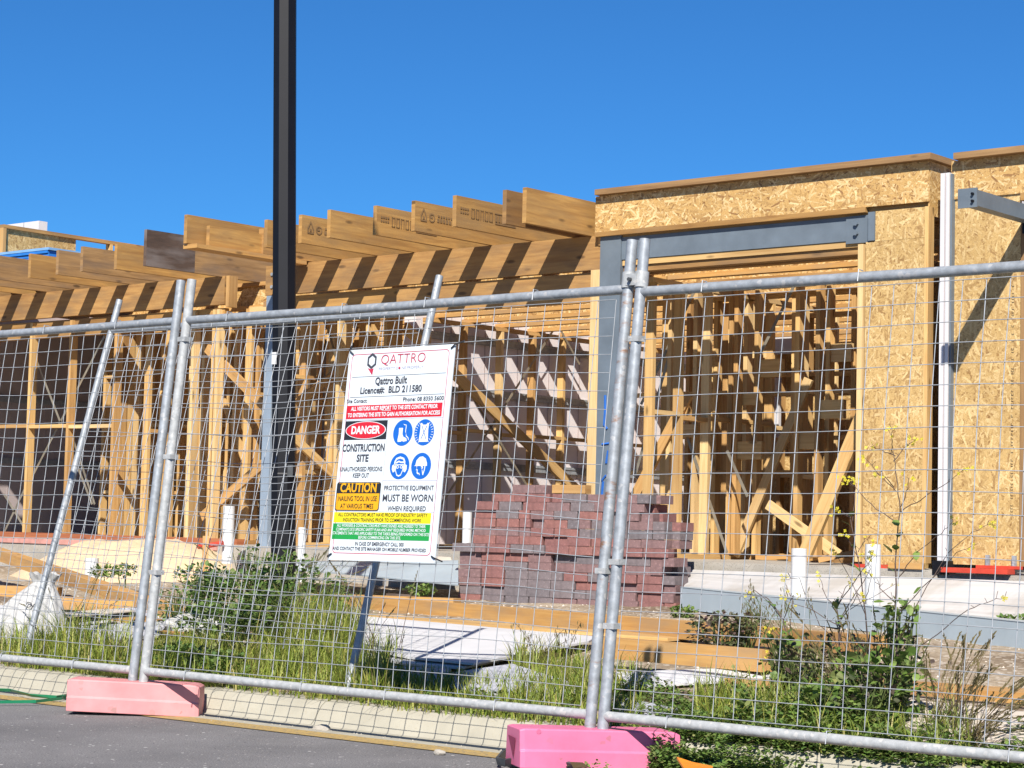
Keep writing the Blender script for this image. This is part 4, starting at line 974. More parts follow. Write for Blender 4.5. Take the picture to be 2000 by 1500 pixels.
# dark bundle with a teal edge, film
t = thing('board_bundle', 'dark bundle of boards with a teal edge in the long grass', 'board bundle', tuple(G(180, 1216)))
a_, b_ = G(108, 1210, .10), G(240, 1198, .10)
MB().beam(a_, b_, .25, .03).build('dark_board', M['rubber'], t); MB().beam(a_+V((.03, -.14, -.03)), b_+V((0, -.14, -.03)), .03, .02).build('edge_strip', M['teal'], t)
MB().beam(a_+V((0, -.02, .022)), b_+V((0, -.02, .022)), .28, .008).build('cover_board', M['pale'], t)
def lumpy(name, c, rx, ry, rz, mat, seed, n=18, m=9, amp=.18):
    rd = random.Random(seed); ph = [rd.uniform(0, 6) for _ in range(6)]; b = MB(); R2 = []
    for j in range(m+1):
        f = j/m*math.pi/2
        R2.append([Vector((c[0]+rx*math.cos(f)*math.cos(a)*q, c[1]+ry*math.cos(f)*math.sin(a)*q, c[2]+rz*math.sin(f)*(1+.35*amp*math.sin(5*a+ph[2])))) for i in range(n) for a in [2*math.pi*i/n] for q in [1+amp*math.sin(3*a+ph[0]+3*f)+amp*.6*math.sin(7*a+ph[1]-5*f)]])
    for A, B in zip(R2, R2[1:]):
        for i in range(n): b.face([A[i], A[(i+1) % n], B[(i+1) % n], B[i]])
    return b.build(name, mat, smooth=True)
solo(lumpy('plastic_film', G(255, 1210, -.01), .30, .15, .08, M['film'], 3), 'crumpled clear plastic film lying right of the teal edged boards', 'plastic film')
solo(lumpy('plastic_sheet', G(370, 1240, -.01), .30, .2, .13, M['bag'], 5, 26, 10, .22), 'crumpled white plastic under the leafy bush', 'plastic sheet')
# sand pile, broken at the crest
sx0, sx1 = onY(40, 1110, 13.9).x, onY(420, 1100, 13.9).x
b = MB(); nx_, ny_ = 60, 26; P_ = []
for j in range(ny_+1):
    for i in range(nx_+1):
        x = sx0+(sx1-sx0)*i/nx_; y = 13.1+1.55*j/ny_; u = i/nx_*2-1; v_ = (y-14.25)/1.15
        d_ = math.sqrt(max(0, (abs(u)**2.2)*1.0+v_*v_)); hgt = max(0, 1-d_)**.9*.62
        hgt = min(hgt, .355+.03*math.sin(9*u+1)+.025*math.sin(21*u)+.008*hsh(x*9, y*9))
        P_.append(Vector((x, y, gz(x, y)-.015+hgt+.008*hsh(x*6, y*7))))
for j in range(ny_):
    for i in range(nx_):
        k = j*(nx_+1)+i; b.face([P_[k], P_[k+1], P_[k+nx_+2], P_[k+nx_+1]])
o = b.build('sand_pile', M['sand'], smooth=True)
bmm = bmesh.new(); bmm.from_mesh(o.data); bmesh.ops.remove_doubles(bmm, verts=bmm.verts, dist=1e-5); bmm.to_mesh(o.data); bmm.free(); solo(o, 'heap of pale sand against the slab of the left house', 'sand pile')
# white drain pipes standing out of the ground
def pipe(xa, xb, yt, yb, Y, label, collar=False):
    p0 = onY((xa+xb)/2, yb, Y); p1 = onY((xa+xb)/2, yt, Y); r_ = abs((onY(xb, yt, Y)-onY(xa, yt, Y)).dot(_R))/2
    p0.x = p1.x = (p0.x+p1.x)/2; p0.z -= .08
    b = MB(); b.tube([p0, p1], r_, 18, cap=False); b.tube([p1-V((0, 0, .12)), p1], r_*.93, 18, cap=False); b.tube([p1-V((0, 0, .10)), p1-V((0, 0, .099))], r_*.93, 18)
    for k in range(18):
        a0, a1 = 2*math.pi*k/18, 2*math.pi*(k+1)/18
        c = lambda a, q: p1+V((math.cos(a)*q, math.sin(a)*q, 0)); b.face([c(a0, r_), c(a1, r_), c(a1, r_*.93), c(a0, r_*.93)])
    o = b.build('drain_pipe', M['pvc'], smooth=False)
    for pl in o.data.polygons: pl.use_smooth = len(pl.vertices) == 4 and abs(pl.normal.z) < .5
    solo(o, label, 'pipe', 'white drain pipes standing in the ground')
    if collar: MB().tube([p1-V((0, 0, .062)), p1-V((0, 0, .055))], r_*1.025, 18).build('collar', M['sheet_grey'], o)
pipe(1543, 1577, 1071, 1185, 13.15, 'white drain pipe with a ring near its rim, left of the other before the entry', True)
pipe(1687, 1722, 1063, 1200, 13.05, 'tallest white drain pipe, in front of the strand-board pier')
pipe(436, 456, 988, 1085, 13.9, 'white drain pipe above the leafy bush, left of the lamp post')
pipe(582, 596, 1030, 1120, 13.4, 'thin white drain pipe right beside the lamp post')
pipe(903, 921, 1000, 1090, 14.0, 'white drain pipe between sign and brick stack')
pipe(168, 190, 1090, 1130, 12.7, 'short white pipe stub in front of the sand pile')
# zinc channel lying slantwise
cA = onY(1330, 1166, 13.55); cB = onY(2100, 1262, 11.75); cA.z = gz(cA.x, cA.y)+.10; cB.z = gz(cB.x, cB.y)+.075
t = thing('zinc_channel', 'long zinc channel lying at a slant across the ground behind the yellow-flowered weeds', 'channel', tuple(cA))
MB().beam(cA, cB, .012, .17).build('web', M['chan'], t)
dd = (cB-cA).normalized(); sd = V((-dd.y, dd.x, 0))
MB().beam(cA+V((0, 0, .087))+sd*.05, cB+V((0, 0, .087))+sd*.05, .12, .004).build('flange', M['chan'], t)
MB().beam(cA+V((0, 0, -.087))+sd*.05, cB+V((0, 0, -.087))+sd*.05, .12, .004).build('flange', M['chan'], t)
# white sack leaning by the fence stay
t = thing('sack', 'white woven sack with faded black lettering standing in the grass at the left edge', 'sack', tuple(G(55, 1252)))
c0 = G(50, 1256); c0.z -= .03
spec = [(0, .20, 0), (.06, .225, 0), (.14, .20, .01), (.22, .155, .035), (.29, .105, .07), (.335, .06, .095), (.35, .05, .10), (.375, .075, .11), (.395, .085, .115)]
b = MB(); R2 = []; n = 40; rd = random.Random(2)
for k, (z, r_, s_) in enumerate(spec):
    ring_ = []
    for i in range(n):
        a = 2*math.pi*i/n; q = 1+.05*math.sin(3*a+k*.4)+.07*(z/.4)*math.sin(9*a+k*.3)+.04*math.sin(14*a-k)
        ring_.append(c0+_R0*(s_+r_*q*math.cos(a)*1.2)+V((-_R0.y, _R0.x, 0))*(r_*q*math.sin(a)*.8)+V((0, 0, z*1.2+.012*math.sin(5*a+k))))
    R2.append(ring_)
for A, B in zip(R2, R2[1:]):
    for i in range(n): b.face([A[i], A[(i+1) % n], B[(i+1) % n], B[i]])
sk_ = b.build('sack_body', M['bag'], t)
bmm = bmesh.new(); bmm.from_mesh(sk_.data); bmesh.ops.remove_doubles(bmm, verts=bmm.verts, dist=1e-5); bmm.to_mesh(sk_.data); bmm.free()
for pl in sk_.data.polygons: pl.use_smooth = True
m_ = sk_.modifiers.new('sub', 'SUBSURF'); m_.levels = 1; m_.render_levels = 1
def to_mesh_obj(o):
    dg = bpy.context.evaluated_depsgraph_get(); me = bpy.data.meshes.new_from_object(o.evaluated_get(dg)); me.name = 'lettering'
    n_ = bpy.data.objects.new('lettering', me); COL.objects.link(n_); n_.parent = o.parent; n_.matrix_parent_inverse = o.matrix_parent_inverse.copy()
    n_.location = o.location; n_.rotation_euler = o.rotation_euler; n_.rotation_mode = o.rotation_mode; n_.rotation_quaternion = o.rotation_quaternion; n_.scale = o.scale
    cu = o.data; bpy.data.objects.remove(o); bpy.data.curves.remove(cu); return n_
nd = V((_R0.y, -_R0.x, 0))
def sack_text(s_, z, side, size, tilt=-.35):
    cu = bpy.data.curves.new('lettering', 'FONT'); cu.body = s_; cu.size = size; cu.align_x = 'CENTER'; cu.materials.append(M['ink'])
    o = bpy.data.objects.new('lettering', cu); COL.objects.link(o)
    up_ = (V((0, 0, 1))*.80-nd*.60).normalized(); rt = (_R0*math.cos(tilt)+up_*math.sin(tilt)).normalized(); u2 = (up_*math.cos(tilt)-_R0*math.sin(tilt)).normalized(); nz = rt.cross(u2)
    r_ = lerp_tab([(a, b__) for a, b__, _ in spec], z); s0 = lerp_tab([(a, c__) for a, _, c__ in spec], z)
    pos = c0+_R0*(s0+side)+nd*(r_*.8*math.sqrt(max(.05, 1-(side/(r_*1.2))**2))+.034)+V((0, 0, z*1.2))
    mm = Matrix.Identity(4)
    for i in range(3): mm[i][0] = rt[i]; mm[i][1] = u2[i]; mm[i][2] = nz[i]; mm[i][3] = pos[i]
    o.rotation_mode = 'QUATERNION'; o.location = pos; o.rotation_quaternion = mm.to_quaternion(); o.parent = t; o.matrix_parent_inverse = Matrix.Translation(-t.location)
    return o
bpy.context.view_layer.update()
for a in (('DR', .215, .02, .06), ('APK', .16, .04, .022), ('J/S', .13, .02, .024)): to_mesh_obj(sack_text(*a))
for o in [o for o in bpy.data.objects if o.type == 'FONT']:
    to_mesh_obj(o)
# scraps in front of the left slab
c = onY(425, 1098, 13.7); o = MB().box(c.x-.22, c.x+.22, 13.62, 13.8, gz(c.x, 13.7)-.02, gz(c.x, 13.7)+.14).build('concrete_block', M['concrete']); solo(bevel(o, .01), 'grey concrete block in front of the slab, under the tall white pipe', 'block')
a_ = onY(388, 1068, 13.75); o = MB().tube([a_, a_+V((.14, 0, .015)), a_+V((.3, .05, .045))], .025, 8).build('plastic_scrap', M['red']); solo(o, 'orange-red plastic scrap lying by the concrete block', 'scrap')
a_ = G(372, 1098, .02); o = MB().slab([a_, a_+V((.2, .02, 0)), a_+V((.22, .12, .02)), a_+V((.02, .1, .01))], .015).build('plastic_scrap', M['blue']); solo(o, 'blue plastic scrap beside the leafy bush', 'scrap')
for (x, y, dx, dy, l) in ((1130, 1216, .30, .03, 'short timber scrap lying right behind the long orange timber'), (760, 1163, .34, -.05, 'grey-brown timber scrap left of the brick stack'), (1420, 1330, .28, .06, 'timber scrap in the weeds under the white sheet'), (300, 1236, .3, .03, 'timber scrap by the crumpled grey sheet')):
    a_ = G(x, y, .03); o = MB().beam(a_, a_+V((dx, dy, .0)), .07, .035).build('timber_scrap', M['plank' if x != 760 else 'lvl_dark']); solo(o, l, 'scrap')
# odds and ends by the road
def ribbon(pts, wd, name, mat, label, cat, up=V((0, 0, 1)), th=.003):
    b = MB(); pts = [V(p) for p in pts]; A = None
    for i, p in enumerate(pts):
        d = (pts[min(i+1, len(pts)-1)]-pts[max(i-1, 0)]).normalized(); u = (up-d*up.dot(d)).normalized(); s = d.cross(u)
        B = [p-u*wd/2-s*th/2, p+u*wd/2-s*th/2, p+u*wd/2+s*th/2, p-u*wd/2+s*th/2]
        if A:
            for k in range(4): b.face([A[k], A[(k+1) % 4], B[(k+1) % 4], B[k]])
        else: b.face(B)
        A = B
    b.face(A[::-1]); return solo(b.build(name, mat), label, cat)
gr = [onZ(x, y, .022) for x, y in ((-80, 1373), (0, 1371), (70, 1370), (120, 1364), (142, 1357))]
ribbon(gr, .016, 'packing_strap', M['green_strap'], 'green plastic packing strap lying on the road edge by the pale pink foot', 'strap')
gr = [onZ(x, y, .03) for x, y in ((-60, 1345), (20, 1348), (60, 1358), (110, 1362), (150, 1356))]
ribbon(gr, .02, 'packing_strap', M['green_strap'], 'dark green packing strap lying against the kerb at the left edge', 'strap', up=V((0, -.5, .6)))
rbp = [onZ(x, y, .03) for x, y in ((1002, 1466), (984, 1472), (972, 1486), (985, 1490), (1020, 1484), (1060, 1486), (1100, 1492), (1130, 1500))]
ribbon(rbp, .03, 'rubber_strip', M['rubber'], 'dark grey rubber strip curled round the end of the bright pink foot', 'rubber strip', up=V((0, -.4, 1)), th=.012)
o = MB().slab([G(1322, 1478, .06), G(1352, 1488, .05), G(1392, 1496, .04), G(1392, 1512, .03), G(1340, 1506, .03)], .008).build('plastic_scrap', M['orange']); solo(o, 'torn orange plastic scrap among the low leaves at the bottom edge', 'scrap')
o = MB().slab([onZ(1113, 1488, .05), onZ(1138, 1489, .06), onZ(1150, 1498, .05), onZ(1120, 1500, .03)], .004).build('dry_leaf', M['seed']); solo(o, 'yellowed dry leaf leaning on the bright pink foot', 'leaf')
rs = random.Random(9); stone_me = []
for k in range(3):
    bmm = bmesh.new(); bmesh.ops.create_icosphere(bmm, subdivisions=2, radius=1.0)
    for v_ in bmm.verts: v_.co *= 1+.22*math.sin(v_.co.x*3+k*2)*math.cos(v_.co.y*2.5+k)
    me = bpy.data.meshes.new('stone'); bmm.to_mesh(me); bmm.free(); me.materials.append(M['concrete']); stone_me.append(me)
ST = [(628, 1424, .034, 'white lump of mortar in the gutter under the sign'), (858, 1470, .02, 'small dark stone on the road edge left of the rubber strip'), (1050, 1497, .022, 'pale stone beside the dark rubber strip')]
for k, (x, y, r_, l) in enumerate(ST):
    o = bpy.data.objects.new('stone', stone_me[k]); COL.objects.link(o); p_ = onZ(x, y, .01); o.location = p_; o.scale = (r_*1.6, r_, r_*.7); solo(o, l, 'stone')
b = MB()
for k in range(900):                                 # loose grit swept against the kerb
    x = rs.uniform(-13, -2); y = 7.09-abs(rs.gauss(0, .06)); r_ = rs.uniform(.0015, .006)
    a = rs.uniform(0, 6); e1_ = V((math.cos(a), math.sin(a), 0))*r_; e2_ = V((-math.sin(a), math.cos(a), 0))*r_; c = V((x, y, .0065 if y > 6.955 else .003)); tp = c+V((0, 0, r_*1.2))
    q_ = [c+e1_, c+e2_, c-e1_, c-e2_]
    for i in range(4): b.face([q_[i], q_[(i+1) % 4], tp])
b.build('grit', M['concrete'], kind='stuff')
# rubble on the soil
b = MB()
for k in range(2600):
    y = rs.uniform(7.4, 14.2); x = rs.uniform(-16, -2.2); r_ = rs.uniform(.004, .016); a = rs.uniform(0, 6)
    e1_ = V((math.cos(a), math.sin(a), 0))*r_; e2_ = V((-math.sin(a), math.cos(a), 0))*r_*rs.uniform(.6, 1); c = V((x, y, gz(x, y)-.002)); tp = c+V((0, 0, r_*rs.uniform(.6, 1.1)))+e1_*.2
    q_ = [c+e1_, c+e2_, c-e1_, c-e2_]
    for i in range(4): b.face([q_[i], q_[(i+1) % 4], tp])
b.build('gravel', M['pale'], kind='stuff')

# ------------------------------------------------------------------ plants
def blade(b, p, d, h, w_, bend, segs=3):
    """grass blade: tapering folded strip that bends towards d"""
    sd = V((-d.y, d.x, 0)).normalized()*w_/2; prev = None
    for k in range(segs+1):
        t = k/segs; c = p+d*(bend*t*t)+V((0, 0, h*(t-.28*t*t*bend/max(h, .01))))
        ww = sd*(1-t**1.6)+sd*.06
        cur = (c-ww, c+ww)
        if prev: b.face([prev[0], prev[1], cur[1], cur[0]])
        prev = cur
def leaf(b, p, d, up, l, w_):
    d = d.normalized(); s = d.cross(up)
    if s.length < .01: s = V((1, 0, 0))
    s.normalize(); n = s.cross(d)
    b.face([p, p+d*l*.35+s*w_*.5+n*l*.06, p+d*l*.75+s*w_*.38+n*l*.02, p+d*l, p+d*l*.75-s*w_*.38+n*l*.02, p+d*l*.35-s*w_*.5+n*l*.06])
def join_islands(o): return o
def grass(name_, mat, spots, seed, kind='grass'):
    """spots: (px0, px1, Y0, Y1, count, hmin, hmax)"""
    rd = random.Random(seed); b = MB()
    for (xa, xb, y0, y1, cnt, h0, h1) in spots:
        for _ in range(cnt):
            Y = rd.uniform(y0, y1); xx = rd.uniform(onY(xa, 1250, Y).x, onY(xb, 1250, Y).x)
            if hsh(xx*2.1, Y*2.3) < rd.uniform(-.9, .35): continue
            h = rd.uniform(h0, h1)*rd.uniform(.6, 1); a = rd.uniform(0, 2*math.pi)
            blade(b, on_ground(xx, Y, -.01), V((math.cos(a), math.sin(a), 0)), h, rd.uniform(.005, .010), h*rd.uniform(.15, .75))
    return b
def weld(o):
    bmm = bmesh.new(); bmm.from_mesh(o.data); bmesh.ops.remove_doubles(bmm, verts=bmm.verts, dist=1e-6); bmm.to_mesh(o.data); bmm.free(); return o
b = grass('grass', None, [(-60, 340, 7.25, 7.75, 2900, .08, .24), (120, 260, 7.3, 7.9, 500, .25, .48), (300, 720, 7.22, 8.4, 6500, .08, .24), (560, 760, 7.3, 8.5, 2200, .15, .34), (570, 700, 8.2, 9.2, 1500, .28, .5), (-40, 120, 7.3, 8.0, 900, .12, .34), (700, 1150, 7.2, 8.0, 4200, .05, .17), (1000, 1160, 7.3, 8.9, 1200, .08, .26), (600, 700, 8.3, 9.6, 700, .2, .5), (140, 420, 8.6, 9.6, 700, .06, .2), (1130, 1260, 7.2, 8.6, 900, .08, .24), (1360, 1620, 7.4, 8.3, 1300, .08, .28), (1500, 1900, 7.2, 8.0, 900, .06, .22)], 21)
weld(b.build('grass', M['grass'], kind='stuff'))
b = MB(); rd = random.Random(44)                      # dead matted blades near the soil
for _ in range(4200):
    Y = rd.uniform(7.22, 8.7); xx = rd.uniform(onY(-40, 1250, Y).x, onY(1800, 1350, Y).x); a_ = rd.uniform(0, 6.28); l = rd.uniform(.06, .2)
    blade(b, on_ground(xx, Y, 0), V((math.cos(a_), math.sin(a_), 0)), l*.35, .005, l, 3)
weld(b.build('dry_grass', M['dry'], kind='stuff'))
b = MB(); rd = random.Random(33)                      # grass hanging over the kerb beside the pale pink foot
for _ in range(900):
    xx = onY(rd.uniform(150, 400) if rd.random() < .75 else rd.uniform(-20, 1140), 1330, 7.2).x; Y = 7.25+rd.uniform(0, .12); h = rd.uniform(.05, .16)
    blade(b, V((xx, Y, .125)), V((rd.uniform(-.6, .6), -1, 0)).normalized(), h*.55, .006, h*rd.uniform(.6, 1.3), 4)
weld(b.build('grass', M['grass2'], kind='stuff'))
# ground cover of small leaves, right
b = MB(); rd = random.Random(5)
def cover(xa, xb, y0, y1, cnt, hmax, sz, gap=.25):
    for _ in range(cnt):
        Y = rd.uniform(y0, y1); xx = rd.uniform(onY(xa, 1430, Y).x, onY(xb, 1430, Y).x)
        if hsh(xx*2.7, Y*3.1) < rd.uniform(-1, gap): continue
        g0 = gz(xx, Y) if Y > 7.25 else (.125 if Y > 7.2 else .11 if Y > 7.17 else .02)
        z = g0+rd.random()**1.4*hmax*(.5+.5*hsh(xx*4, Y*4)); a = rd.uniform(0, 6.28); e = rd.uniform(-.2, .9)
        leaf(b, V((xx, Y, z)), V((math.cos(a), math.sin(a), e)), V((0, 0, 1)), rd.uniform(.5, 1)*sz, rd.uniform(.35, .6)*sz)
cover(1180, 1640, 7.2, 8.3, 7000, .10, .035); cover(1290, 2060, 7.0, 7.36, 15000, .11, .03, -.15); cover(1420, 1760, 7.3, 8.3, 3600, .18, .045); cover(1280, 2060, 7.22, 7.9, 15000, .11, .032, -.1); cover(700, 1130, 7.25, 7.7, 2500, .07, .035); cover(1270, 1420, 6.8, 7.15, 4500, .14, .03, -.3); cover(1090, 1200, 6.62, 6.72, 120, .05, .025); cover(1600, 2060, 7.3, 8.0, 2000, .08, .03); cover(300, 480, 7.3, 7.7, 1400, .16, .05)
b.build('ground_cover', M['leaf2'], kind='stuff')
# leafy bushes
def bush(label, clumps, cnt, mat, lsz, seed, name='bush', cat='bush', stems=26):
    rd = random.Random(seed); cx_, cy_ = clumps[0][0], clumps[0][1]; base = on_ground(cx_, cy_)
    t = thing(name, label, cat, tuple(base)); b = MB(); sb_ = MB()
    tot = sum(c[3]*c[4]*c[5] for c in clumps)
    for (x, y, z, rx, ry, rz) in clumps:
        for _ in range(int(cnt*rx*ry*rz/tot)):
            while True:
                q = V((rd.uniform(-1, 1), rd.uniform(-1, 1), rd.uniform(-1, 1)))
                if .35 < q.length < 1: break
            if math.sin(q.x*5+x*7)*math.sin(q.y*5+y)*math.sin(q.z*6) > .22: continue
            p = V((x+q.x*rx, y+q.y*ry, z+q.z*rz))
            if p.z < gz(p.x, p.y): continue
            d = (q*.8+V((rd.uniform(-1, 1), rd.uniform(-1, 1), rd.uniform(-.5, .8)))).normalized()
            leaf(b, p, d, V((rd.uniform(-.4, .4), rd.uniform(-.4, .4), 1)), lsz*rd.uniform(.5, 1.15), lsz*rd.uniform(.5, .95))
        for _ in range(stems):
            q = V((rd.uniform(-.8, .8), rd.uniform(-.8, .8), rd.uniform(.1, .9))); e = V((x+q.x*rx, y+q.y*ry, z+q.z*rz)); s = on_ground(x+q.x*rx*.3, y+q.y*ry*.3, -.02)
            sb_.tube([s, (s+e)/2+V((rd.uniform(-.03, .03), rd.uniform(-.03, .03), .02)), e], .005, 4, r1=.002)
    b.build('foliage', mat, t); sb_.build('stem', M['stemg'], t)
    return t
def at(px, py, Y): return onY(px, py, Y)
def cl(px, py, Y, rx, ry, rz): p = at(px, py, Y); return (p.x, p.y, p.z, rx, ry, rz)
bush('leafy green mallow bush growing at the foot of the lamp post', [cl(350, 1180, 9.0, .12, .2, .12), cl(600, 1210, 9.2, .14, .2, .10), cl(490, 1090, 9.5, .10, .15, .08), cl(470, 1165, 9.3, .34, .35, .17), cl(400, 1130, 9.3, .18, .25, .10), cl(560, 1120, 9.6, .22, .25, .14), cl(540, 1190, 9.1, .26, .3, .15), cl(430, 1215, 8.8, .28, .3, .12), cl(640, 1160, 9.7, .14, .2, .12)], 4600, M['leaf'], .042, 7)
bush('low leafy weed clump in the grass beside the fence post above the pale pink foot', [cl(340, 1290, 7.7, .16, .15, .09), cl(440, 1300, 7.6, .13, .12, .07)], 1300, M['leaf'], .04, 17, stems=8)
bush('dark purple-green weed in front of the zinc channel', [cl(1410, 1235, 9.9, .20, .2, .12), cl(1460, 1220, 10.0, .12, .15, .07)], 1000, M['leaf_dark'], .034, 8)
bush('purple-leaved weed clump below the yellow-flowered weeds', [cl(1570, 1290, 8.6, .16, .2, .12), cl(1640, 1300, 8.4, .2, .2, .15), cl(1740, 1300, 8.1, .18, .2, .18), cl(1690, 1370, 7.8, .2, .2, .11)], 800, M['leaf_dark'], .04, 9)
bush('bright leafy weed at the base of the tall flowering stem', [cl(1750, 1215, 8.05, .10, .12, .10), cl(1720, 1340, 7.9, .22, .2, .16), cl(1620, 1380, 7.8, .2, .2, .12), cl(1530, 1290, 8.6, .10, .12, .14)], 950, M['leaf2'], .05, 10)
bush('small green weed on the soil in front of the sand pile', [cl(205, 1116, 12.0, .16, .12, .05), cl(245, 1113, 12.0, .1, .1, .05)], 420, M['leaf2'], .04, 12, stems=4)
bush('small green weed on the ground left of the brick stack', [cl(820, 1152, 12.8, .15, .12, .04)], 320, M['leaf2'], .035, 14, stems=4)
bush('small green weed on the ground right of the brick stack', [cl(1335, 1196, 12.9, .10, .12, .045)], 260, M['leaf2'], .035, 15, stems=4)
bush('small dark weed growing at the right edge behind the zinc channel', [cl(1985, 1215, 13.0, .16, .12, .05)], 320, M['leaf'], .035, 16, stems=4)
# flowering weeds
def weed(label, Y, stem_px, branches, nleaf=20, r0=.006, seed=1, flowers=True, leafpx=()):
    rd = random.Random(seed); base = at(*stem_px[0], Y); t = thing('flowering_weed', label, 'weed', tuple(base), 'yellow-flowered weeds')
    sm = MB(); fl = MB(); lf = MB()
    def path(pts, ra, rb_, Y0, Y1):
        P3 = [at(x, y, Y0+(Y1-Y0)*i/(len(pts)-1)) for i, (x, y) in enumerate(pts)]
        Q = []
        for i in range(len(P3)-1):
            for k in range(4):
                f = k/4; Q.append(P3[i].lerp(P3[i+1], f)+V((rd.uniform(-1, 1), rd.uniform(-1, 1), rd.uniform(-1, 1)))*.004)
        Q.append(P3[-1]); sm.tube(Q, ra, 5, r1=rb_); return Q
    def cluster(c, n, s):
        fl = MB()
        for _ in range(n):
            p = c+V((rd.gauss(0, s), rd.gauss(0, s), rd.gauss(0, s*.8))); a = rd.uniform(0, 6); nn = V((rd.uniform(-.6, .6), -1+rd.uniform(-.3, .5), rd.uniform(-.2, .9))).normalized(); u = nn.orthogonal().normalized(); v2 = nn.cross(u)
            for k in range(4):
                q = u*math.cos(a+k*math.pi/2)+v2*math.sin(a+k*math.pi/2); w2 = nn.cross(q); l = .0095
                fl.face([p, p+q*l*.6+w2*l*.42, p+q*l+nn*.002, p+q*l*.6-w2*l*.42])
        weld(fl.build('flower', M['flower'], t))
    Q = path(stem_px, r0, r0*.35, Y, Y)
    for br in branches:
        pts, n = br[0], br[1]; Y1 = Y+rd.uniform(-.18, .18)
        q = path(pts, r0*.5, r0*.2, Y, Y1)
        if n: cluster(q[-1], n, .014)
        if n and rd.random() < .7: cluster(q[-3], max(1, n//3), .012)
        for k in range(max(2, len(q)//3)):
            p = rd.choice(q); d = V((rd.uniform(-1, 1), rd.uniform(-.6, .6), rd.uniform(.2, 1))).normalized(); sm.tube([p, p+d*rd.uniform(.015, .035)], .0012, 3)
    for _ in range(nleaf):
        p = rd.choice(Q[:int(len(Q)*.75)+1]); d = V((rd.uniform(-1, 1), rd.uniform(-1, .4), rd.uniform(-.3, .7)))
        leaf(lf, p, d, V((0, 0, 1)), rd.uniform(.03, .075), rd.uniform(.018, .035))
    for (x, y, l) in leafpx: leaf(lf, at(x, y, Y), V((rd.uniform(-1, 1), -.4, rd.uniform(-.8, .3))), V((0, -.5, 1)), l, l*.55)
    sm.build('stem', M['stem'], t, smooth=True)
    if lf.f: lf.build('leaves', M['leaf2'], t)
    return t
weed('tallest yellow-flowered weed, with bare branching stem, in front of the strand-board pier', 8.0, [(1752, 1400), (1753, 1290), (1750, 1180), (1748, 1100), (1757, 1000), (1750, 930), (1744, 880)],
     [([(1757, 1000), (1800, 975), (1840, 950), (1860, 935), (1890, 912)], 4), ([(1752, 1240), (1800, 1165), (1850, 1080), (1900, 1040), (1938, 1022)], 5), ([(1752, 1290), (1830, 1240), (1890, 1190), (1940, 1172), (1968, 1166)], 3), ([(1750, 1020), (1700, 985), (1670, 950), (1652, 938)], 6), ([(1746, 900), (1765, 875), (1790, 856)], 6), ([(1744, 885), (1742, 860), (1742, 838)], 4), ([(1748, 890), (1722, 880), (1700, 872)], 5), ([(1757, 1000), (1770, 960), (1775, 936)], 4), ([(1750, 1180), (1720, 1150), (1712, 1136), (1690, 1115)], 3), ([(1753, 1130), (1790, 1080), (1840, 1040), (1862, 1018)], 5), ([(1752, 1200), (1820, 1130), (1870, 1080), (1910, 1062)], 2), ([(1745, 950), (1728, 930), (1712, 925)], 3), ([(1752, 960), (1716, 925), (1690, 895)], 5)], 16, .0048, 3, leafpx=((1745, 1015, .06), (1742, 1080, .07), (1790, 1075, .06), (1775, 1180, .06), (1728, 1175, .06), (1800, 1145, .05), (1795, 1200, .06)))
weed('yellow-flowered weed with loose thin stems, left of the tallest one', 8.3, [(1640, 1330), (1640, 1240), (1634, 1190), (1630, 1170)],
     [([(1634, 1190), (1650, 1150), (1664, 1135)], 5), ([(1634, 1195), (1612, 1160), (1600, 1128)], 4), ([(1640, 1215), (1675, 1160), (1685, 1165)], 5), ([(1634, 1185), (1690, 1110), (1706, 1076)], 4), ([(1638, 1220), (1580, 1190), (1530, 1172)], 5), ([(1640, 1260), (1600, 1220), (1560, 1130), (1532, 1132)], 4), ([(1640, 1210), (1700, 1110), (1682, 1082)], 4), ([(1640, 1250), (1660, 1190), (1750, 1140)], 2)], 14, .005, 4)
weed('yellow-flowered weed highest against the dark entry, with pale green stem', 8.2, [(1700, 1330), (1690, 1200), (1676, 1090), (1660, 1010), (1642, 996)],
     [([(1660, 1010), (1640, 998), (1628, 996)], 6), ([(1676, 1090), (1660, 1060), (1650, 1040)], 5), ([(1690, 1200), (1650, 1110), (1625, 1075)], 5), ([(1676, 1080), (1690, 1050), (1700, 1062)], 5), ([(1666, 1020), (1672, 945), (1664, 938)], 6), ([(1690, 1180), (1700, 1130), (1702, 1085)], 4)], 8, .004, 6)
weed('low yellow-flowered weed nearest the thick yellow timber', 8.7, [(1535, 1330), (1540, 1260), (1530, 1210), (1500, 1170), (1470, 1150)],
     [([(1530, 1210), (1545, 1170), (1555, 1165)], 3), ([(1530, 1210), (1490, 1165), (1460, 1160)], 4), ([(1540, 1260), (1510, 1230), (1508, 1232)], 5), ([(1540, 1250), (1520, 1240), (1500, 1280)], 4), ([(1540, 1250), (1550, 1180), (1530, 1130)], 4)], 16, .005, 5)
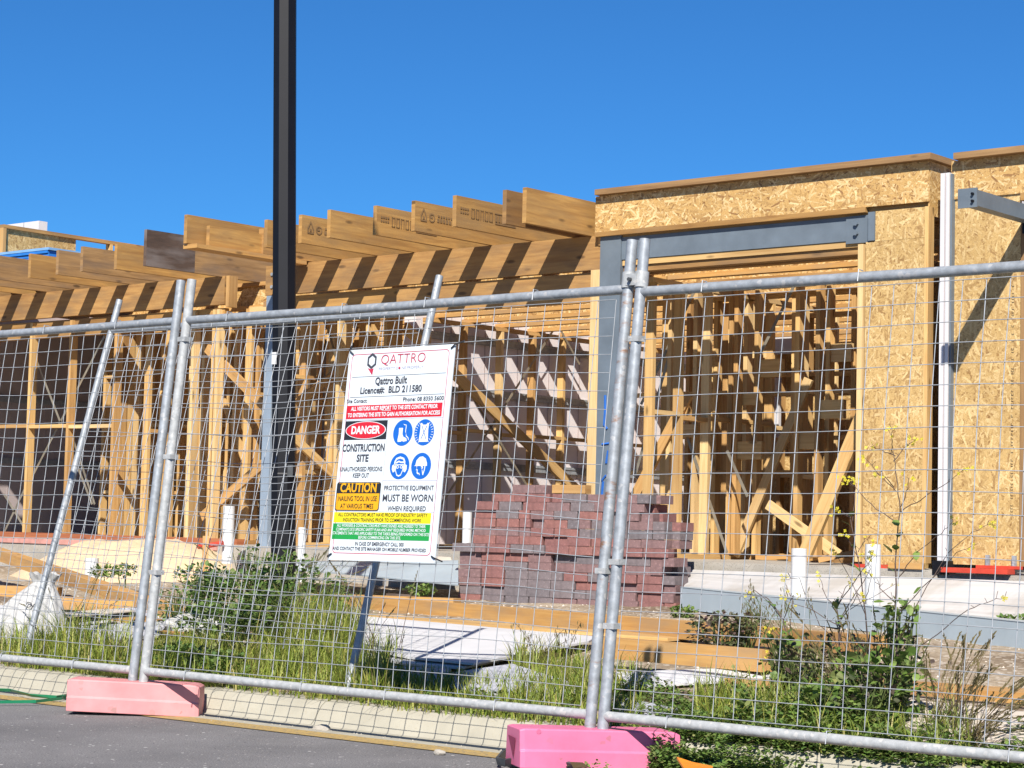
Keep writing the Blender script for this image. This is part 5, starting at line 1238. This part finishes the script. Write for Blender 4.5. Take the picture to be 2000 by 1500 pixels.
# wild oats and seed grasses
def seedgrass(label, Y, base_px, tips, seed, mat_s='dry', heads=True, droop=False):
    rd = random.Random(seed); base = at(*base_px, Y); t = thing('seed_grass', label, 'grass clump', tuple(base), 'seeding grass clumps')
    sm = MB(); hd_ = MB(); lf = MB()
    for (x, y) in tips:
        y1 = Y+rd.uniform(-.35, .35); b0 = at(base_px[0]+rd.uniform(-40, 40), base_px[1]+rd.uniform(-10, 10), Y+rd.uniform(-.15, .15)); b0.z = gz(b0.x, b0.y)
        e = at(x, y, y1); mid = b0.lerp(e, .5)+V((0, 0, (e-b0).length*.10))
        Q = [b0.lerp(mid, k/3).lerp(mid.lerp(e, k/3), k/3) for k in range(4)]
        sm.tube(Q, .0022, 4, r1=.001)
        d = (e-mid).normalized(); L_ = rd.uniform(.10, .18)
        n_ = 12 if droop else 16
        for k in range(n_):
            p = e-d*L_*k/n_
            if droop:
                sdv = V((rd.uniform(-1, 1), rd.uniform(-1, 1), .2)).normalized()*rd.uniform(.015, .05); sm.tube([p, p+sdv], .0006, 3)
                leaf(hd_, p+sdv, V((rd.uniform(-.3, .3), 0, -1)), V((0, -1, 0)), .024, .006)
            else: leaf(hd_, p, d+V((rd.uniform(-.35, .35), rd.uniform(-.35, .35), rd.uniform(-.1, .35))), V((0, -1, .3)), .020, .006)
    for _ in range(40): 
        a = rd.uniform(0, 6.28); p = at(base_px[0]+rd.uniform(-45, 45), base_px[1], Y+rd.uniform(-.2, .2)); p.z = gz(p.x, p.y)
        blade(lf, p, V((math.cos(a), math.sin(a), 0)), rd.uniform(.12, .3), .007, rd.uniform(.05, .2))
    sm.build('stalks', M[mat_s], t); hd_.build('seed_heads', M['seed'], t); weld(lf.build('blades', M['grass2'], t))
rd = random.Random(77)
seedgrass('clump of feathery wild oats left of the two drain pipes', 9.2, (1560, 1310), [(rd.uniform(1430, 1615), rd.uniform(1130, 1205)) for _ in range(15)], 1, 'stemg', droop=True)
seedgrass('tall upright brown seed grass right of the tallest flowering weed', 7.8, (1850, 1420), [(rd.uniform(1800, 1950), rd.uniform(1235, 1330)) for _ in range(30)], 2)
seedgrass('brown seed grass bending to the right edge of the picture', 7.5, (1870, 1455), [(rd.uniform(1900, 2050), rd.uniform(1290, 1430)) for _ in range(34)], 3)
seedgrass('wispy green stalks rising out of the mallow bush', 9.0, (540, 1290), [(rd.uniform(380, 720), rd.uniform(1060, 1190)) for _ in range(34)], 9, 'stemg')
seedgrass('brown tangle of dry stalks among the purple weeds', 8.1, (1690, 1400), [(rd.uniform(1540, 1800), rd.uniform(1180, 1330)) for _ in range(46)], 8)
seedgrass('thin dry stalks of grass right below the sign', 8.6, (740, 1290), [(770, 1190), (790, 1235), (752, 1180), (815, 1120), (640, 1090), (655, 1110), (665, 1130), (690, 1150)], 4, 'stem')
seedgrass('thin drooping grass stalks over the large white sheet', 8.4, (1050, 1330), [(1005, 1215), (1035, 1240), (1100, 1230), (1110, 1250), (1090, 1275), (1135, 1215)], 5, droop=True)
seedgrass('tall thin grass stalks in front of the white sack', 7.7, (140, 1270), [(40, 1180), (95, 1150), (190, 1130), (210, 1100), (165, 1180), (215, 1150), (120, 1190), (60, 1220), (235, 1170)], 6, 'stemg')
tone()
for o in bpy.data.objects:
    if 'wp' in o: del o['wp']
